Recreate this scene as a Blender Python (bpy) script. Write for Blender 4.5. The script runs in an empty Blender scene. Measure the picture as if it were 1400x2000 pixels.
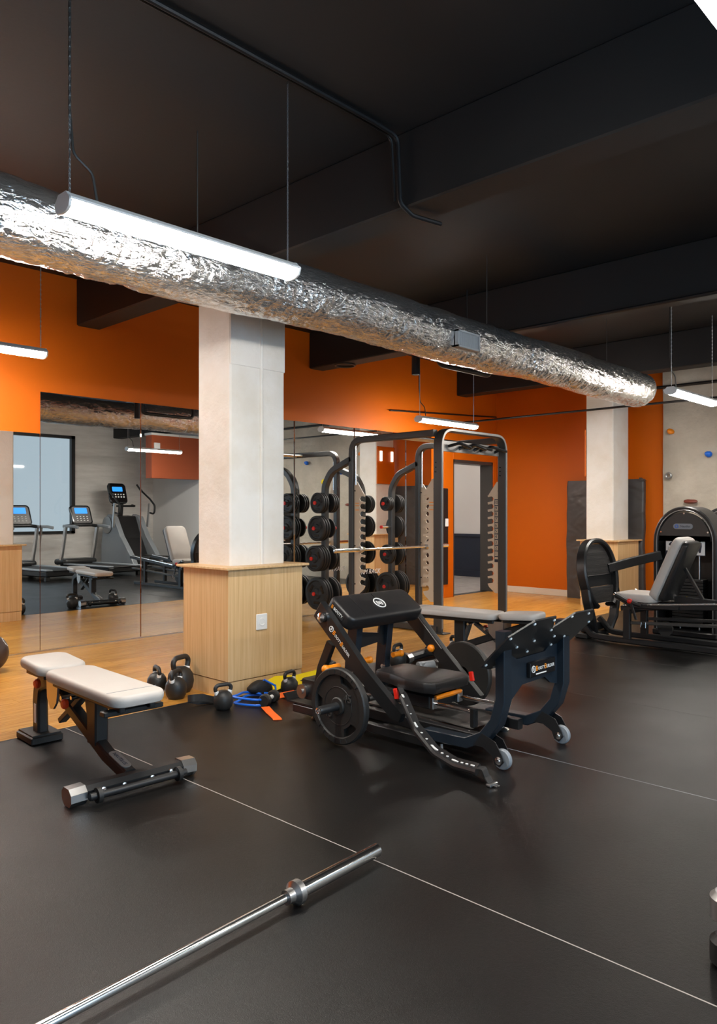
import bpy, bmesh, math, random
from math import sin, cos, pi, radians, sqrt, atan2
from mathutils import Vector as V, Matrix as Mx, noise

random.seed(4)
S = bpy.context.scene
COL = S.collection

# ------------------------------------------------------------------ camera
FPX, AIM = 1490.0, radians(43.7)            # focal length in pixels of the 1400 px wide frame
cam = bpy.data.cameras.new('camera')
cam.sensor_fit = 'HORIZONTAL'
cam.sensor_width = 36.0
cam.lens = 36.0 * FPX / 1400.0
cam.clip_start, cam.clip_end = 0.05, 100
co = bpy.data.objects.new('camera', cam)
COL.objects.link(co)
co.location = (0, 0, 1.3)
co.rotation_euler = (pi/2, 0, AIM - pi/2)
S.camera = co

# ------------------------------------------------------------------ world, exposure
w = bpy.data.worlds.new('world')
S.world = w
w.use_nodes = True
w.node_tree.nodes['Background'].inputs[0].default_value = (0.8, 0.9, 1, 1)
w.node_tree.nodes['Background'].inputs[1].default_value = 0.25
S.view_settings.view_transform = 'Standard'
S.view_settings.look = 'None'
S.view_settings.gamma = 1
S.view_settings.use_curve_mapping = False
S.view_settings.exposure = 0.0
LAMP_POWER = 124.0
WINDOW_POWER = 0.62
DAY_POWER = 7.0

# ------------------------------------------------------------------ materials
def srgb(r, g, b):
    f = lambda c: (c/255/12.92) if c/255 <= .04045 else ((c/255+.055)/1.055)**2.4
    return (f(r), f(g), f(b), 1)

class N:
    """small node builder"""
    def __init__(s, name):
        s.m = bpy.data.materials.new(name); s.m.use_nodes = True
        s.t = s.m.node_tree; s.p = s.t.nodes['Principled BSDF']
    def n(s, typ, **kw):
        o = s.t.nodes.new(typ)
        for k, v in kw.items():
            if k in o.inputs: o.inputs[k].default_value = v
            else: setattr(o, k, v)
        return o
    def l(s, a, b): s.t.links.new(a, b)
    def coord(s, scale=(1, 1, 1), kind='Object'):
        c = s.n('ShaderNodeTexCoord'); m = s.n('ShaderNodeMapping'); m.inputs['Scale'].default_value = scale
        s.l(c.outputs[kind], m.inputs['Vector']); return m.outputs[0]
    def noise(s, vec, scale, detail=3, rough=.55, dist=0):
        o = s.n('ShaderNodeTexNoise'); s.l(vec, o.inputs['Vector'])
        o.inputs['Scale'].default_value = scale; o.inputs['Detail'].default_value = detail
        o.inputs['Roughness'].default_value = rough; o.inputs['Distortion'].default_value = dist
        return o.outputs['Fac']
    def ramp(s, fac, stops):
        o = s.n('ShaderNodeValToRGB'); e = o.color_ramp.elements
        while len(e) < len(stops): e.new(.5)
        for i, (p, c) in enumerate(stops):
            e[i].position = p; e[i].color = c if len(c) == 4 else (*c, 1)
        s.l(fac, o.inputs[0]); return o.outputs[0]
    def bump(s, h, strength=.2, dist=.01):
        o = s.n('ShaderNodeBump'); o.inputs['Strength'].default_value = strength
        o.inputs['Distance'].default_value = dist; s.l(h, o.inputs['Height'])
        s.l(o.outputs[0], s.p.inputs['Normal']); return o
    def base(s, c): s.l(c, s.p.inputs['Base Color'])
    def rough(s, c): s.l(c, s.p.inputs['Roughness'])

def g(v): return (v, v, v, 1)

def plain(name, col, rough=.4, metal=0, bump=0, bscale=300, var=0, spec=.5, coat=0):
    k = N(name); p = k.p
    p.inputs['Base Color'].default_value = col
    p.inputs['Roughness'].default_value = rough
    p.inputs['Metallic'].default_value = metal
    p.inputs['Specular IOR Level'].default_value = spec
    p.inputs['Coat Weight'].default_value = coat
    v = k.coord()
    if bump: k.bump(k.noise(v, bscale, 2), bump, .002)
    if var:
        lo = tuple(c*(1-var) for c in col[:3]); hi = tuple(min(1, c*(1+var)) for c in col[:3])
        k.base(k.ramp(k.noise(v, 6, 5), [(.3, lo), (.7, hi)]))
    return k.m

def emit(name, col, power):
    k = N(name); k.p.inputs['Base Color'].default_value = (0, 0, 0, 1)
    k.p.inputs['Emission Color'].default_value = col; k.p.inputs['Emission Strength'].default_value = power
    return k.m

M = {}
M['black'] = plain('black_powder_coat', srgb(30, 30, 31), .36, 0, .12, 500)
M['black_gloss'] = plain('black_gloss_plastic', srgb(22, 22, 24), .2, 0, coat=.3)
M['charcoal'] = plain('charcoal_powder_coat', srgb(62, 60, 58), .38, 0, .12, 500)
M['silver_paint'] = plain('silver_paint', srgb(150, 148, 146), .35, .6)
M['beige_plate'] = plain('beige_painted_steel', srgb(206, 190, 168), .45)
M['chrome'] = plain('chrome', (.88, .88, .88, 1), .15, 1)
M['steel'] = plain('brushed_steel', (.62, .62, .62, 1), .28, 1)
M['rubber'] = plain('black_rubber', srgb(33, 32, 31), .55, 0, .2, 260)
M['iron'] = plain('black_cast_iron', srgb(38, 37, 36), .48, 0, .3, 180)
M['vinyl_black'] = plain('black_vinyl', srgb(30, 29, 30), .38, 0, .25, 420)
M['vinyl_grey'] = plain('pale_grey_vinyl', srgb(192, 184, 177), .5, 0, .2, 420, .03)
M['orange_plastic'] = plain('orange_plastic', srgb(245, 140, 20), .35)
M['red_plastic'] = plain('red_plastic', srgb(225, 40, 25), .35)
M['white_plastic'] = plain('white_plastic', srgb(240, 240, 238), .35)
M['grey_plastic'] = plain('grey_plastic', srgb(135, 140, 145), .4)
M['blue_rubber'] = plain('blue_rubber', srgb(30, 110, 225), .4)
M['yellow_strap'] = plain('yellow_webbing', srgb(245, 215, 10), .6, 0, .3, 700)
M['orange_strap'] = plain('orange_webbing', srgb(245, 105, 25), .6, 0, .3, 700)
M['black_strap'] = plain('black_webbing', srgb(34, 32, 32), .65, 0, .3, 700)
M['white_print'] = plain('white_print', srgb(240, 238, 235), .5)
M['orange_print'] = plain('orange_print', srgb(250, 150, 30), .5)
M['dark_print'] = plain('dark_print', srgb(40, 42, 58), .5)
M['vent_grey'] = plain('light_grey_enamel', srgb(178, 178, 178), .45)
M['navy_black'] = plain('navy_black_frame', srgb(28, 37, 46), .36, 0, .12, 500)  # even navy-black tone for cross panel, side frames and pad posts
M['navy'] = plain('navy_paint', srgb(24, 34, 52), .45)
M['white_wall'] = plain('white_wall_paint', srgb(222, 220, 218), .6, 0, .1, 60)
M['carpet'] = plain('grey_carpet', srgb(150, 145, 142), .95, 0, .6, 500, .15)
M['baseboard'] = plain('cream_baseboard_paint', srgb(228, 212, 192), .45)
M['ceiling'] = plain('black_ceiling_paint', srgb(27, 28, 30), .62, 0, .25, 40)
M['pipe_black'] = plain('black_pipe_paint', srgb(24, 24, 26), .45)
M['grey_wall'] = None
M['screen'] = emit('lit_blue_screen', (.03, .3, 1, 1), 1.6)
M['lamp'] = emit('white_led_diffuser', (1, .94, .855, 1), LAMP_POWER)
M['window_glow'] = emit('frosted_daylit_pane', (.72, .88, 1, 1), WINDOW_POWER); M['window_glow'].node_tree.nodes['Principled BSDF'].inputs['Roughness'].default_value = .04
M['day_glow'] = emit('added_daylight_pane', (.48, .74, 1, 1), DAY_POWER)
M['exit_glow'] = emit('lit_emergency_light', (1, .97, .92, 1), 2.5)
M['orange_wall'] = plain('orange_wall_paint', srgb(206, 98, 6), .5, 0, .12, 90, spec=.25)
M['brown_wall'] = plain('rust_orange_paint', srgb(172, 84, 48), .55, 0, .1, 90)
M['mat_vinyl'] = None

k = N('mirror_silver'); k.p.inputs['Metallic'].default_value = 1; k.p.inputs['Roughness'].default_value = 0.0
k.p.inputs['Base Color'].default_value = (.86, .88, .87, 1); M['mirror'] = k.m

k = N('rubber_mat'); v = k.coord()
bs = k.ramp(k.noise(v, 1.6, 6, .6), [(.3, srgb(16, 15, 15)), (.55, srgb(20, 19, 18)), (.75, srgb(27, 25, 23))])
dm = k.n('ShaderNodeMixRGB'); k.l(k.ramp(k.noise(v, 26, 8, .75), [(.66, g(0)), (.8, g(.5))]), dm.inputs[0]); k.l(bs, dm.inputs[1]); dm.inputs[2].default_value = srgb(78, 70, 64)
k.base(dm.outputs[0])
k.rough(k.ramp(k.noise(v, 2.2, 3, .5), [(.25, g(.29)), (.75, g(.36))]))
b1 = k.noise(v, 330, 3, .6); b2 = k.noise(v, 70, 3)
mx = k.n('ShaderNodeMath', operation='MULTIPLY_ADD'); k.l(b2, mx.inputs[0]); mx.inputs[1].default_value = .6; k.l(b1, mx.inputs[2])
k.bump(mx.outputs[0], .34, .0035); k.p.inputs['Specular IOR Level'].default_value = .36
M['rubber_mat'] = k.m

k = N('oak_laminate_floor'); v = k.coord((1.2, 26, 1)); inf = k.n('ShaderNodeObjectInfo')
add = k.n('ShaderNodeVectorMath', operation='ADD'); k.l(v, add.inputs[0])
mul = k.n('ShaderNodeVectorMath', operation='SCALE'); k.l(inf.outputs['Location'], mul.inputs[0]); mul.inputs['Scale'].default_value = 3.7
k.l(mul.outputs[0], add.inputs[1])
gr = k.ramp(k.noise(add.outputs[0], 2.2, 6, .6, .4), [(.25, srgb(150, 96, 36)), (.5, srgb(192, 136, 60)), (.75, srgb(216, 164, 86))])
hsv = k.n('ShaderNodeHueSaturation'); k.l(gr, hsv.inputs['Color'])
mr = k.n('ShaderNodeMapRange'); k.l(inf.outputs['Random'], mr.inputs[0]); mr.inputs[3].default_value = .98; mr.inputs[4].default_value = 1.22
k.l(mr.outputs[0], hsv.inputs['Value']); k.base(hsv.outputs[0])
k.p.inputs['Roughness'].default_value = .26; k.bump(k.noise(add.outputs[0], 8, 3), .04, .002)
M['wood_floor'] = k.m

k = N('pale_oak_veneer'); v = k.coord((40, 40, 1.1))
k.base(k.ramp(k.noise(v, 1.4, 5, .6, .3), [(.3, srgb(206, 164, 112)), (.55, srgb(222, 184, 134)), (.8, srgb(232, 200, 156))]))
k.p.inputs['Roughness'].default_value = .42; M['veneer'] = k.m

k = N('white_painted_concrete'); v = k.coord()
k.base(k.ramp(k.noise(v, 2.6, 5), [(.35, srgb(222, 214, 202)), (.6, srgb(232, 227, 220))]))
k.bump(k.noise(v, 9, 7, .6), .35, .02); k.p.inputs['Roughness'].default_value = .5; M['column'] = k.m

k = N('grey_board_concrete'); v = k.coord((1, 1, 7))
k.base(k.ramp(k.noise(v, 1.8, 6, .6), [(.3, srgb(214, 209, 203)), (.7, srgb(234, 230, 225))]))
k.bump(k.noise(v, 6, 5), .2, .01); k.p.inputs['Roughness'].default_value = .7; M['grey_wall'] = k.m

k = N('climbing_wall_render'); v = k.coord()
k.base(k.ramp(k.noise(v, 1.7, 6, .6), [(.3, srgb(176, 166, 150)), (.7, srgb(206, 196, 180))]))
vo = k.n('ShaderNodeTexVoronoi'); k.l(v, vo.inputs['Vector']); vo.inputs['Scale'].default_value = 2.2
mm = k.n('ShaderNodeMath', operation='ADD'); k.l(vo.outputs[0], mm.inputs[0]); k.l(k.noise(v, 5, 6), mm.inputs[1])
k.bump(mm.outputs[0], .5, .05); k.p.inputs['Roughness'].default_value = .75; M['climb'] = k.m

k = N('crinkled_foil'); v = k.coord()
k.p.inputs['Metallic'].default_value = .94; k.p.inputs['Base Color'].default_value = (.83, .82, .81, 1)
k.rough(k.ramp(k.noise(v, 3, 4), [(.35, g(.08)), (.65, g(.25))]))
vv = k.coord((1, 2.2, 2.2)); vo = k.n('ShaderNodeTexVoronoi', feature='DISTANCE_TO_EDGE'); k.l(vv, vo.inputs['Vector']); vo.inputs['Scale'].default_value = 6
n2 = k.noise(vv, 14, 4, .55, 1.6); mm = k.n('ShaderNodeMath', operation='ADD'); k.l(vo.outputs[0], mm.inputs[0]); k.l(n2, mm.inputs[1])
k.bump(mm.outputs[0], .5, .022); M['foil'] = k.m

k = N('dark_grey_tarpaulin'); v = k.coord()
k.p.inputs['Base Color'].default_value = srgb(70, 66, 65); k.p.inputs['Roughness'].default_value = .45
k.bump(k.noise(k.coord((1, 1, 1.6)), 1.7, 2, .45, .8), .55, .12); M['mat_vinyl'] = k.m

k = N('ribbed_tread_rubber'); wv = k.n('ShaderNodeTexWave', bands_direction='Z'); k.l(k.coord(), wv.inputs['Vector'])
wv.inputs['Scale'].default_value = 32; k.p.inputs['Base Color'].default_value = srgb(70, 66, 65); k.p.inputs['Roughness'].default_value = .45
k.bump(wv.outputs[0], .9, .006); M['tread'] = k.m

# ------------------------------------------------------------------ mesh builder
ROOT = {}
def rrect(wd, ht, r, n=5):
    r = max(min(r, wd/2-1e-4, ht/2-1e-4), 1e-4); pts = []
    for cx, cy, a0 in ((wd/2-r, ht/2-r, 0), (-wd/2+r, ht/2-r, pi/2), (-wd/2+r, -ht/2+r, pi), (wd/2-r, -ht/2+r, 1.5*pi)):
        for i in range(n+1):
            a = a0 + i*pi/2/n; pts.append((cx+r*cos(a), cy+r*sin(a)))
    return pts

def fillet(pts, r, n=5):
    pts = [V(p) for p in pts]; out = [pts[0]]
    for i in range(1, len(pts)-1):
        a, b, c = pts[i-1], pts[i], pts[i+1]
        u, x = (a-b), (c-b); lu, lx = u.length, x.length; u.normalize(); x.normalize()
        ang = u.angle(x); d = min(r/math.tan(ang/2), lu*.49, lx*.49)
        p, q = b+u*d, b+x*d
        for j in range(n+1):
            t = j/n; out.append(p*(1-t)**2 + b*2*t*(1-t) + q*t*t)
    out.append(pts[-1]); return out

class MB:
    def __init__(s): s.b = bmesh.new()
    def _faces(s, rings, close_u=True, caps=True):
        bm = s.b; R = [[bm.verts.new(p) for p in r] for r in rings]; n = len(R[0])
        for a, c in zip(R, R[1:]):
            for i in range(n if close_u else n-1):
                j = (i+1) % n
                try: bm.faces.new((a[i], a[j], c[j], c[i]))
                except ValueError: pass
        if caps and n > 2:
            for r in (R[0][::-1], R[-1]):
                try: bm.faces.new(r)
                except ValueError: pass
        return R
    def box(s, c, size, rot=None, ch=0.0):
        c = V(c); h = V(size)/2; m = rot or Mx.Identity(3)
        if ch:
            wd, ht = size[0], size[1]; o = lambda d: rrect(wd-2*d, ht-2*d, max(ch, .001), 1)
            rings = []
            for z, d in ((-h.z, ch), (-h.z+ch, 0), (h.z-ch, 0), (h.z, ch)):
                rings.append([c + m @ V((x, y, z)) for x, y in o(d)])
            s._faces(rings)
        else:
            rings = [[c + m @ V((x*h.x, y*h.y, z*h.z)) for x, y in ((-1, -1), (1, -1), (1, 1), (-1, 1))] for z in (-1, 1)]
            s._faces(rings)
        return s
    def bx(s, x0, x1, y0, y1, z0, z1, ch=0):
        return s.box(((x0+x1)/2, (y0+y1)/2, (z0+z1)/2), (abs(x1-x0), abs(y1-y0), abs(z1-z0)), None, ch)
    def tube(s, path, r, seg=10, caps=True, closed=False):
        P = [V(p) for p in path]; rr = r if isinstance(r, (list, tuple)) else [r]*len(P); rings = []; prev = None
        for i, p in enumerate(P):
            if closed: t = P[(i+1) % len(P)] - P[i-1]
            else: t = P[min(i+1, len(P)-1)] - P[max(i-1, 0)]
            t.normalize()
            if prev is None:
                a = V((0, 0, 1)) if abs(t.z) < .9 else V((1, 0, 0)); u = t.cross(a).normalized()
            else:
                u = (prev - t*prev.dot(t)).normalized()
            prev = u; w_ = t.cross(u)
            rings.append([p + (u*cos(2*pi*k/seg) + w_*sin(2*pi*k/seg))*rr[i] for k in range(seg)])
        if closed: rings.append(rings[0]); caps = False
        R = s._faces(rings, True, caps); 
        if closed: bmesh.ops.remove_doubles(s.b, verts=R[0]+R[-1], dist=1e-5)
        return s
    def cyl(s, a, b, r, r2=None, seg=20):
        return s.tube([a, b], [r, r if r2 is None else r2], seg)
    def rtube(s, path, wd, ht, side, ch=.004, closed=False):
        """rectangular bar swept along a planar path; wd along `side`, ht in the plane"""
        P = [V(p) for p in path]; sd = V(side).normalized(); rings = []
        ch = min(ch, wd*.3, ht*.3); o = rrect(wd, ht, ch, 1)
        for i, p in enumerate(P):
            t0 = (P[i]-P[i-1]).normalized() if i > 0 else None
            t1 = (P[i+1]-P[i]).normalized() if i < len(P)-1 else None
            t = (t0+t1).normalized() if t0 and t1 else (t0 or t1)
            k_ = 1.0
            if t0 and t1: k_ = 1/max(.35, cos(t0.angle(t1)/2))
            up = t.cross(sd).normalized()
            rings.append([p + sd*x + up*(y*k_) for x, y in o])
        s._faces(rings); return s
    def lathe(s, prof, origin=(0, 0, 0), axis=(0, 0, 1), seg=24):
        ax = V(axis).normalized(); a = V((0, 0, 1)) if abs(ax.z) < .9 else V((1, 0, 0))
        u = ax.cross(a).normalized(); w_ = ax.cross(u); o = V(origin)
        rings = [[o + ax*z + (u*cos(2*pi*k/seg) + w_*sin(2*pi*k/seg))*max(r, 1e-4) for k in range(seg)] for r, z in prof]
        s._faces(rings); return s
    def prism(s, out, origin, u, v, thick, bev=0):
        """2D outline in the (u,v) plane, extruded by thick along u x v"""
        o, u, v = V(origin), V(u).normalized(), V(v).normalized(); n = u.cross(v)
        if bev:
            cx = sum(p[0] for p in out)/len(out); cy = sum(p[1] for p in out)/len(out)
            R = max(max(abs(p[0]-cx), abs(p[1]-cy)) for p in out); f = 1-bev/R
            L = ((0, f), (bev, 1), (thick-bev, 1), (thick, f))
        else: cx = cy = 0; L = ((0, 1), (thick, 1))
        s._faces([[o + u*(cx+(x-cx)*q) + v*(cy+(y-cy)*q) + n*z for x, y in out] for z, q in L]); return s
    def pad(s, wd, ht, thick, r, bev, origin, u, v, n=6):
        """upholstered pad: rounded outline and rounded edges; origin = centre of its underside"""
        o, u, v = V(origin), V(u).normalized(), V(v).normalized(); nn = u.cross(v); rings = []
        for z, side in [(bev*(1-sin(a)), bev*(1-cos(a))) for a in (pi/2, pi/4, 0)] + [(thick-bev*(1-sin(a)), bev*(1-cos(a))) for a in (0, pi/6, pi/3, pi/2)]:
            rings.append([o + u*x + v*y + nn*z for x, y in rrect(wd-2*side, ht-2*side, max(r-side, .004), n)])
        s._faces(rings); return s
    def ribbon(s, path, wd, side, thick=.002):
        P = [V(p) for p in path]; rings = []
        for i, p in enumerate(P):
            t = (P[min(i+1, len(P)-1)]-P[max(i-1, 0)]).normalized(); sd = V(side[i] if isinstance(side, list) else side)
            sd = (sd - t*sd.dot(t)).normalized(); nn = t.cross(sd)*thick/2; sd = sd*wd/2
            rings.append([p-sd-nn, p+sd-nn, p+sd+nn, p-sd+nn])
        s._faces(rings); return s
    def sphere(s, c, r, seg=20, sc=(1, 1, 1)):
        c = V(c); n = seg//2; prof = []
        rings = []
        for i in range(1, n):
            a = pi*i/n; rings.append([c + V((r*sc[0]*sin(a)*cos(2*pi*k/seg), r*sc[1]*sin(a)*sin(2*pi*k/seg), -r*sc[2]*cos(a))) for k in range(seg)])
        s._faces(rings); return s
    def done(s, name, mat, parent=None, smooth=True, shift=None, kind=None, label=None):
        bm = s.b; bmesh.ops.recalc_face_normals(bm, faces=bm.faces)
        if shift is None: shift = ROOT.get(parent.name, V((0, 0, 0))) if parent else V((0, 0, 0))
        if shift.length: bmesh.ops.translate(bm, verts=bm.verts, vec=-shift)
        me = bpy.data.meshes.new(name); bm.to_mesh(me); bm.free()
        if smooth:
            for p in me.polygons: p.use_smooth = True
            me.set_sharp_from_angle(angle=radians(38))
        me.materials.append(M[mat] if isinstance(mat, str) else mat)
        o = bpy.data.objects.new(name, me); COL.objects.link(o)
        if parent: o.parent = parent; ROOT[o.name] = ROOT.get(parent.name, V((0, 0, 0)))
        if kind: o['kind'] = kind
        if label: o['label'] = label
        return o

def tag(o, label, cat, group=None):
    o['label'] = label; o['category'] = cat
    if group: o['group'] = group
    return o
def thing(name, label, cat, loc=(0, 0, 0), group=None):
    """an Empty at the thing's base; its parts are modelled in room coordinates"""
    o = bpy.data.objects.new(name, None); COL.objects.link(o); o.location = loc; o.empty_display_size = .1
    ROOT[o.name] = V(loc); return tag(o, label, cat, group)
def text(s, size, origin, u, v, mat, parent, name='lettering', align='CENTER', shear=0, depth=.0006):
    c = bpy.data.curves.new(name, 'FONT'); c.body = s; c.size = size; c.align_x = align; c.align_y = 'CENTER'
    c.extrude = depth; c.shear = shear; c.materials.append(M[mat]); c.resolution_u = 3
    tmp = bpy.data.objects.new(name, c); COL.objects.link(tmp)
    me = bpy.data.meshes.new_from_object(tmp.evaluated_get(bpy.context.evaluated_depsgraph_get()))
    bpy.data.objects.remove(tmp); bpy.data.curves.remove(c)
    o = bpy.data.objects.new(name, me); COL.objects.link(o)
    u, v = V(u).normalized(), V(v).normalized(); n = u.cross(v)
    m = Mx((u, v, n)).transposed().to_4x4(); m.translation = V(origin) - ROOT.get(parent.name, V((0, 0, 0)))
    o.parent = parent; o.matrix_local = m; ROOT[o.name] = ROOT.get(parent.name, V((0, 0, 0)))
    return o
def copy_tree(o, parent=None):
    c = o.copy(); COL.objects.link(c)
    if parent:
        c.parent = parent
    for ch in [x for x in o.children]: copy_tree(ch, c)
    return c
def place(o, loc, rz=0, label=None, group=None):
    o.location = loc; o.rotation_euler = (0, 0, rz)
    if label: o['label'] = label
    if group: o['group'] = group
    return o
def struct(name, mb, mat, parent=None, smooth=False):
    o = mb.done(name, mat, parent, smooth)
    if not parent: o['kind'] = 'structure'
    return o
X, Y, Z = V((1, 0, 0)), V((0, 1, 0)), V((0, 0, 1))

# ================================================================== SETTING
YM, XB, ZC, YW, XF, YE = 7.07, 10.7, 3.55, -3.0, -2.5, 4.45
# floor slab with rubber mats and planks laid on it
floor = struct('floor', MB().bx(XF-.2, XB+.2, YW-.2, YM+.2, -.12, -.012), 'ceiling')
edges = [-2.5, -.9, .6, 2.1, 3.6, 5.03, 6.5, 8.0, 9.5, 10.7]
for a, b in zip(edges, edges[1:]):
    MB().bx(a+.0025, b-.0025, YW, YE-.004, -.012, 0).done('rubber_mat', 'rubber_mat', floor, False)
struct('trim_1', MB().bx(XF, XB, YE-.004, YE, -.012, .001), 'charcoal')
for i, e in enumerate(edges[1:-1]):                                   # pale welded seams between the mats
    struct('trim_%d' % (i+2), MB().bx(e-.0025, e+.0025, YW, YE-.006, -.011, .0006), plain('pale_seam_%d' % i, srgb(165, 158, 150), .5) if i in (2,) else 'grey_plastic' if i == 3 else 'charcoal')
pm = None; PW, PL = .19, 1.28
for r in range(14):
    y = YE + PW/2 + r*PW; x = XF + (r*.47 % 1)*PL - .3
    yw = PW if y+PW/2 < YM+.02 else PW*.6
    while x < XB:
        if pm is None:
            o = MB().bx(-PL/2+.0008, PL/2-.0008, -PW/2+.0008, PW/2-.0008, -.012, 0).done('plank', 'wood_floor', floor, False); pm = o.data
        else:
            o = bpy.data.objects.new('plank', pm); COL.objects.link(o); o.parent = floor
        l = min(x+PL, XB) - max(x, XF)
        o.location = (max(x, XF)+l/2, y, 0); o.scale.x = l/PL; x += PL

# ceiling, beams, walls
struct('ceiling', MB().bx(XF-.2, XB+.2, YW-.2, YM+.2, ZC, ZC+.1), 'ceiling')
for i, bxx in enumerate((.4, 3.45, 6.5, 9.6)):
    struct('beam', MB().bx(bxx, bxx+.24, YW, YM, 3.1, ZC, .01), 'ceiling')
D0, D1, DZ = 9.47, 10.55, 2.11
wl = MB(); wl.bx(XF, D0, YM, YM+.2, 0, ZC); wl.bx(D1, XB+.2, YM, YM+.2, 0, ZC); wl.bx(D0, D1, YM, YM+.2, DZ, ZC)
struct('wall_left', wl, 'orange_wall')
struct('wall_back', MB().bx(XB, XB+.2, 4.2, YM, 0, ZC), 'orange_wall'); struct('wall_back_pale', MB().bx(XB, XB+.2, YW, 4.2, 0, ZC), 'white_wall')
WX0, WX1, WZ0, WZ1 = 4.2, 8.6, .8, 3.08
WA, WB_ = -.6, 3.6
wr = MB(); wr.bx(XF, WA, YW-.2, YW, 0, ZC); wr.bx(WB_, WX0, YW-.2, YW, 0, ZC); wr.bx(WA, WB_, YW-.2, YW, 0, WZ0); wr.bx(WA, WB_, YW-.2, YW, WZ1, ZC); wr.bx(WX1, XB+.2, YW-.2, YW, 0, ZC); wr.bx(WX0, WX1, YW-.2, YW, 0, WZ0); wr.bx(WX0, WX1, YW-.2, YW, WZ1, ZC)
struct('wall_right', wr, 'grey_wall')
struct('wall_front', MB().bx(XF-.2, XF, YW, YM, 0, ZC), 'white_wall')
fr = MB()
for a in ((WX0, WX1, WZ0, WZ0+.06), (WX0, WX1, WZ1-.07, WZ1), (WX0, WX0+.07, WZ0, WZ1), (WX1-.09, WX1, WZ0, WZ1)):
    fr.bx(a[0], a[1], YW-.1, YW+.04, a[2], a[3])
win = struct('window_1', fr, 'black')
struct('pane', MB().bx(WX0+.05, WX1-.07, YW-.07, YW-.06, WZ0+.04, WZ1-.05), 'window_glow', win)
fr = MB()
for a in ((WA, WB_, WZ0, WZ0+.06), (WA, WB_, WZ1-.07, WZ1), (WA, WA+.07, WZ0, WZ1), (WB_-.09, WB_, WZ0, WZ1), (1.45, 1.52, WZ0, WZ1)):
    fr.bx(a[0], a[1], YW-.1, YW+.04, a[2], a[3])
win2 = struct('added_window', fr, 'black')  # unseen window, added to throw bluish daylight into the room
struct('pane', MB().bx(WA+.05, WB_-.07, YW-.07, YW-.06, WZ0+.04, WZ1-.05), 'day_glow', win2)
# baseboards
struct('baseboard_back', MB().bx(XB-.02, XB, 4.3, YM, 0, .1, .003), 'baseboard')
struct('baseboard_left', MB().bx(9.02, 9.2, YM-.02, YM, 0, .1, .003), 'baseboard')
# doorway in the left wall with the room behind
dr = MB(); dr.bx(9.22, D0, YM-.035, YM+.02, 0, DZ+.14, .004); dr.bx(D0, 10.66, YM-.035, YM+.02, DZ, DZ+.14, .004); dr.bx(D1, 10.66, YM-.035, YM+.02, 0, DZ, .004)
door = struct('door_1', dr, 'orange_wall')
fj = MB(); fj.bx(D0, D0+.025, YM-.03, YM+.2, 0, DZ); fj.bx(D0, D1, YM-.03, YM+.2, DZ-.05, DZ); fj.bx(D1-.03, D1, YM-.03, YM+.2, 0, DZ)
struct('door_frame', fj, 'charcoal', door)
struct('door_handle', MB().tube(fillet([(D0+.025, YM+.06, .88), (D0+.075, YM+.06, .88), (D0+.075, YM+.06, 1.13), (D0+.025, YM+.06, 1.13)], .02), .011, 8), 'steel', door, True)
struct('floor_room', MB().bx(8.9, 12.9, YM+.2, 11.2, -.1, -.002), 'carpet')
struct('wall_room', MB().bx(12.7, 12.9, YM+.2, 11.2, .85, 3), 'white_wall')
wc = MB().bx(12.68, 12.9, YM+.2, 11.2, 0, .85); wc.bx(12.65, 12.7, YM+.2, 11.2, .8, .86, .005); wc.bx(12.66, 12.7, YM+.2, 11.2, 0, .12, .005)
struct('trim_30', wc, 'navy')
struct('wall_room_far', MB().bx(8.9, 12.9, 11.2, 11.4, 0, 3), 'white_wall')
struct('wall_room_side', MB().bx(8.7, 8.9, YM+.2, 11.2, 0, 3), 'white_wall')
struct('wall_room_near', MB().bx(XB+.2, 12.9, YM+.02, YM+.2, 0, 3), 'white_wall')
struct('ceiling_room', MB().bx(8.7, 12.9, YM+.1, 11.4, 3, 3.1), 'white_wall')

# columns with veneered plinths
def column(x0, x1, y0, y1, label):
    c = struct('column', MB().bx(x0, x1, y0, y1, .9, 3.12, .012), 'column')
    c['label'] = label
    px0, px1, py0, py1 = x0-.1, x1+.08, y0-.11, y1+.04
    pb = MB(); pb.bx(px0, px1, py0, py1, .115, .895); struct('plinth', pb, 'veneer', c)
    pk = MB(); pk.bx(px0+.004, px1-.004, py0+.004, py1-.004, 0, .108); pk.bx(px0+.02, px1-.02, py0+.02, py1-.02, .1, .12); struct('kickboard', pk, 'veneer', c)
    struct('plinth_top', MB().bx(px0-.04, px1+.04, py0-.04, py1+.04, .895, .913, .003), 'veneer', c)
    return c
col1 = column(3.31, 3.82, 4.43, 4.83, 'near column, white paint over an oak plinth')
cd = MB(); cd.tube([(3.59, 4.425, .91), (3.59, 4.425, 3.1)], .013, 8); cd.bx(3.57, 3.61, 4.42, 4.44, 1.78, 1.8, .002); cd.bx(3.57, 3.61, 4.42, 4.44, 2.36, 2.38, .002)
struct('conduit', cd, 'column', col1, True)
MB().bx(3.31, 3.82, 4.424, 4.44, 2.36, 3.11, .004).done('plaster_band', 'column', col1, False)
column(9.97, 10.45, 4.70, 5.1, 'far column, white paint over an oak plinth')
out = thing('wall_outlet', 'white square power outlet on the near column plinth', 'outlet', (3.505, 4.32, .505))
MB().box((3.503, 4.316, .507), (.1, .012, .115), None, .004).done('cover_plate', 'white_plastic', out)
MB().lathe([(.03, 0), (.031, .004), (.022, .005), (.02, .0025)], (3.503, 4.311, .507), -Y, 18).done('socket', 'white_plastic', out)
MB().cyl((3.495, 4.3095, .507), (3.495, 4.3092, .507), .003, None, 6).done('contact', 'grey_plastic', out); MB().cyl((3.511, 4.3095, .507), (3.511, 4.3092, .507), .003, None, 6).done('contact', 'grey_plastic', out)

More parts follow.
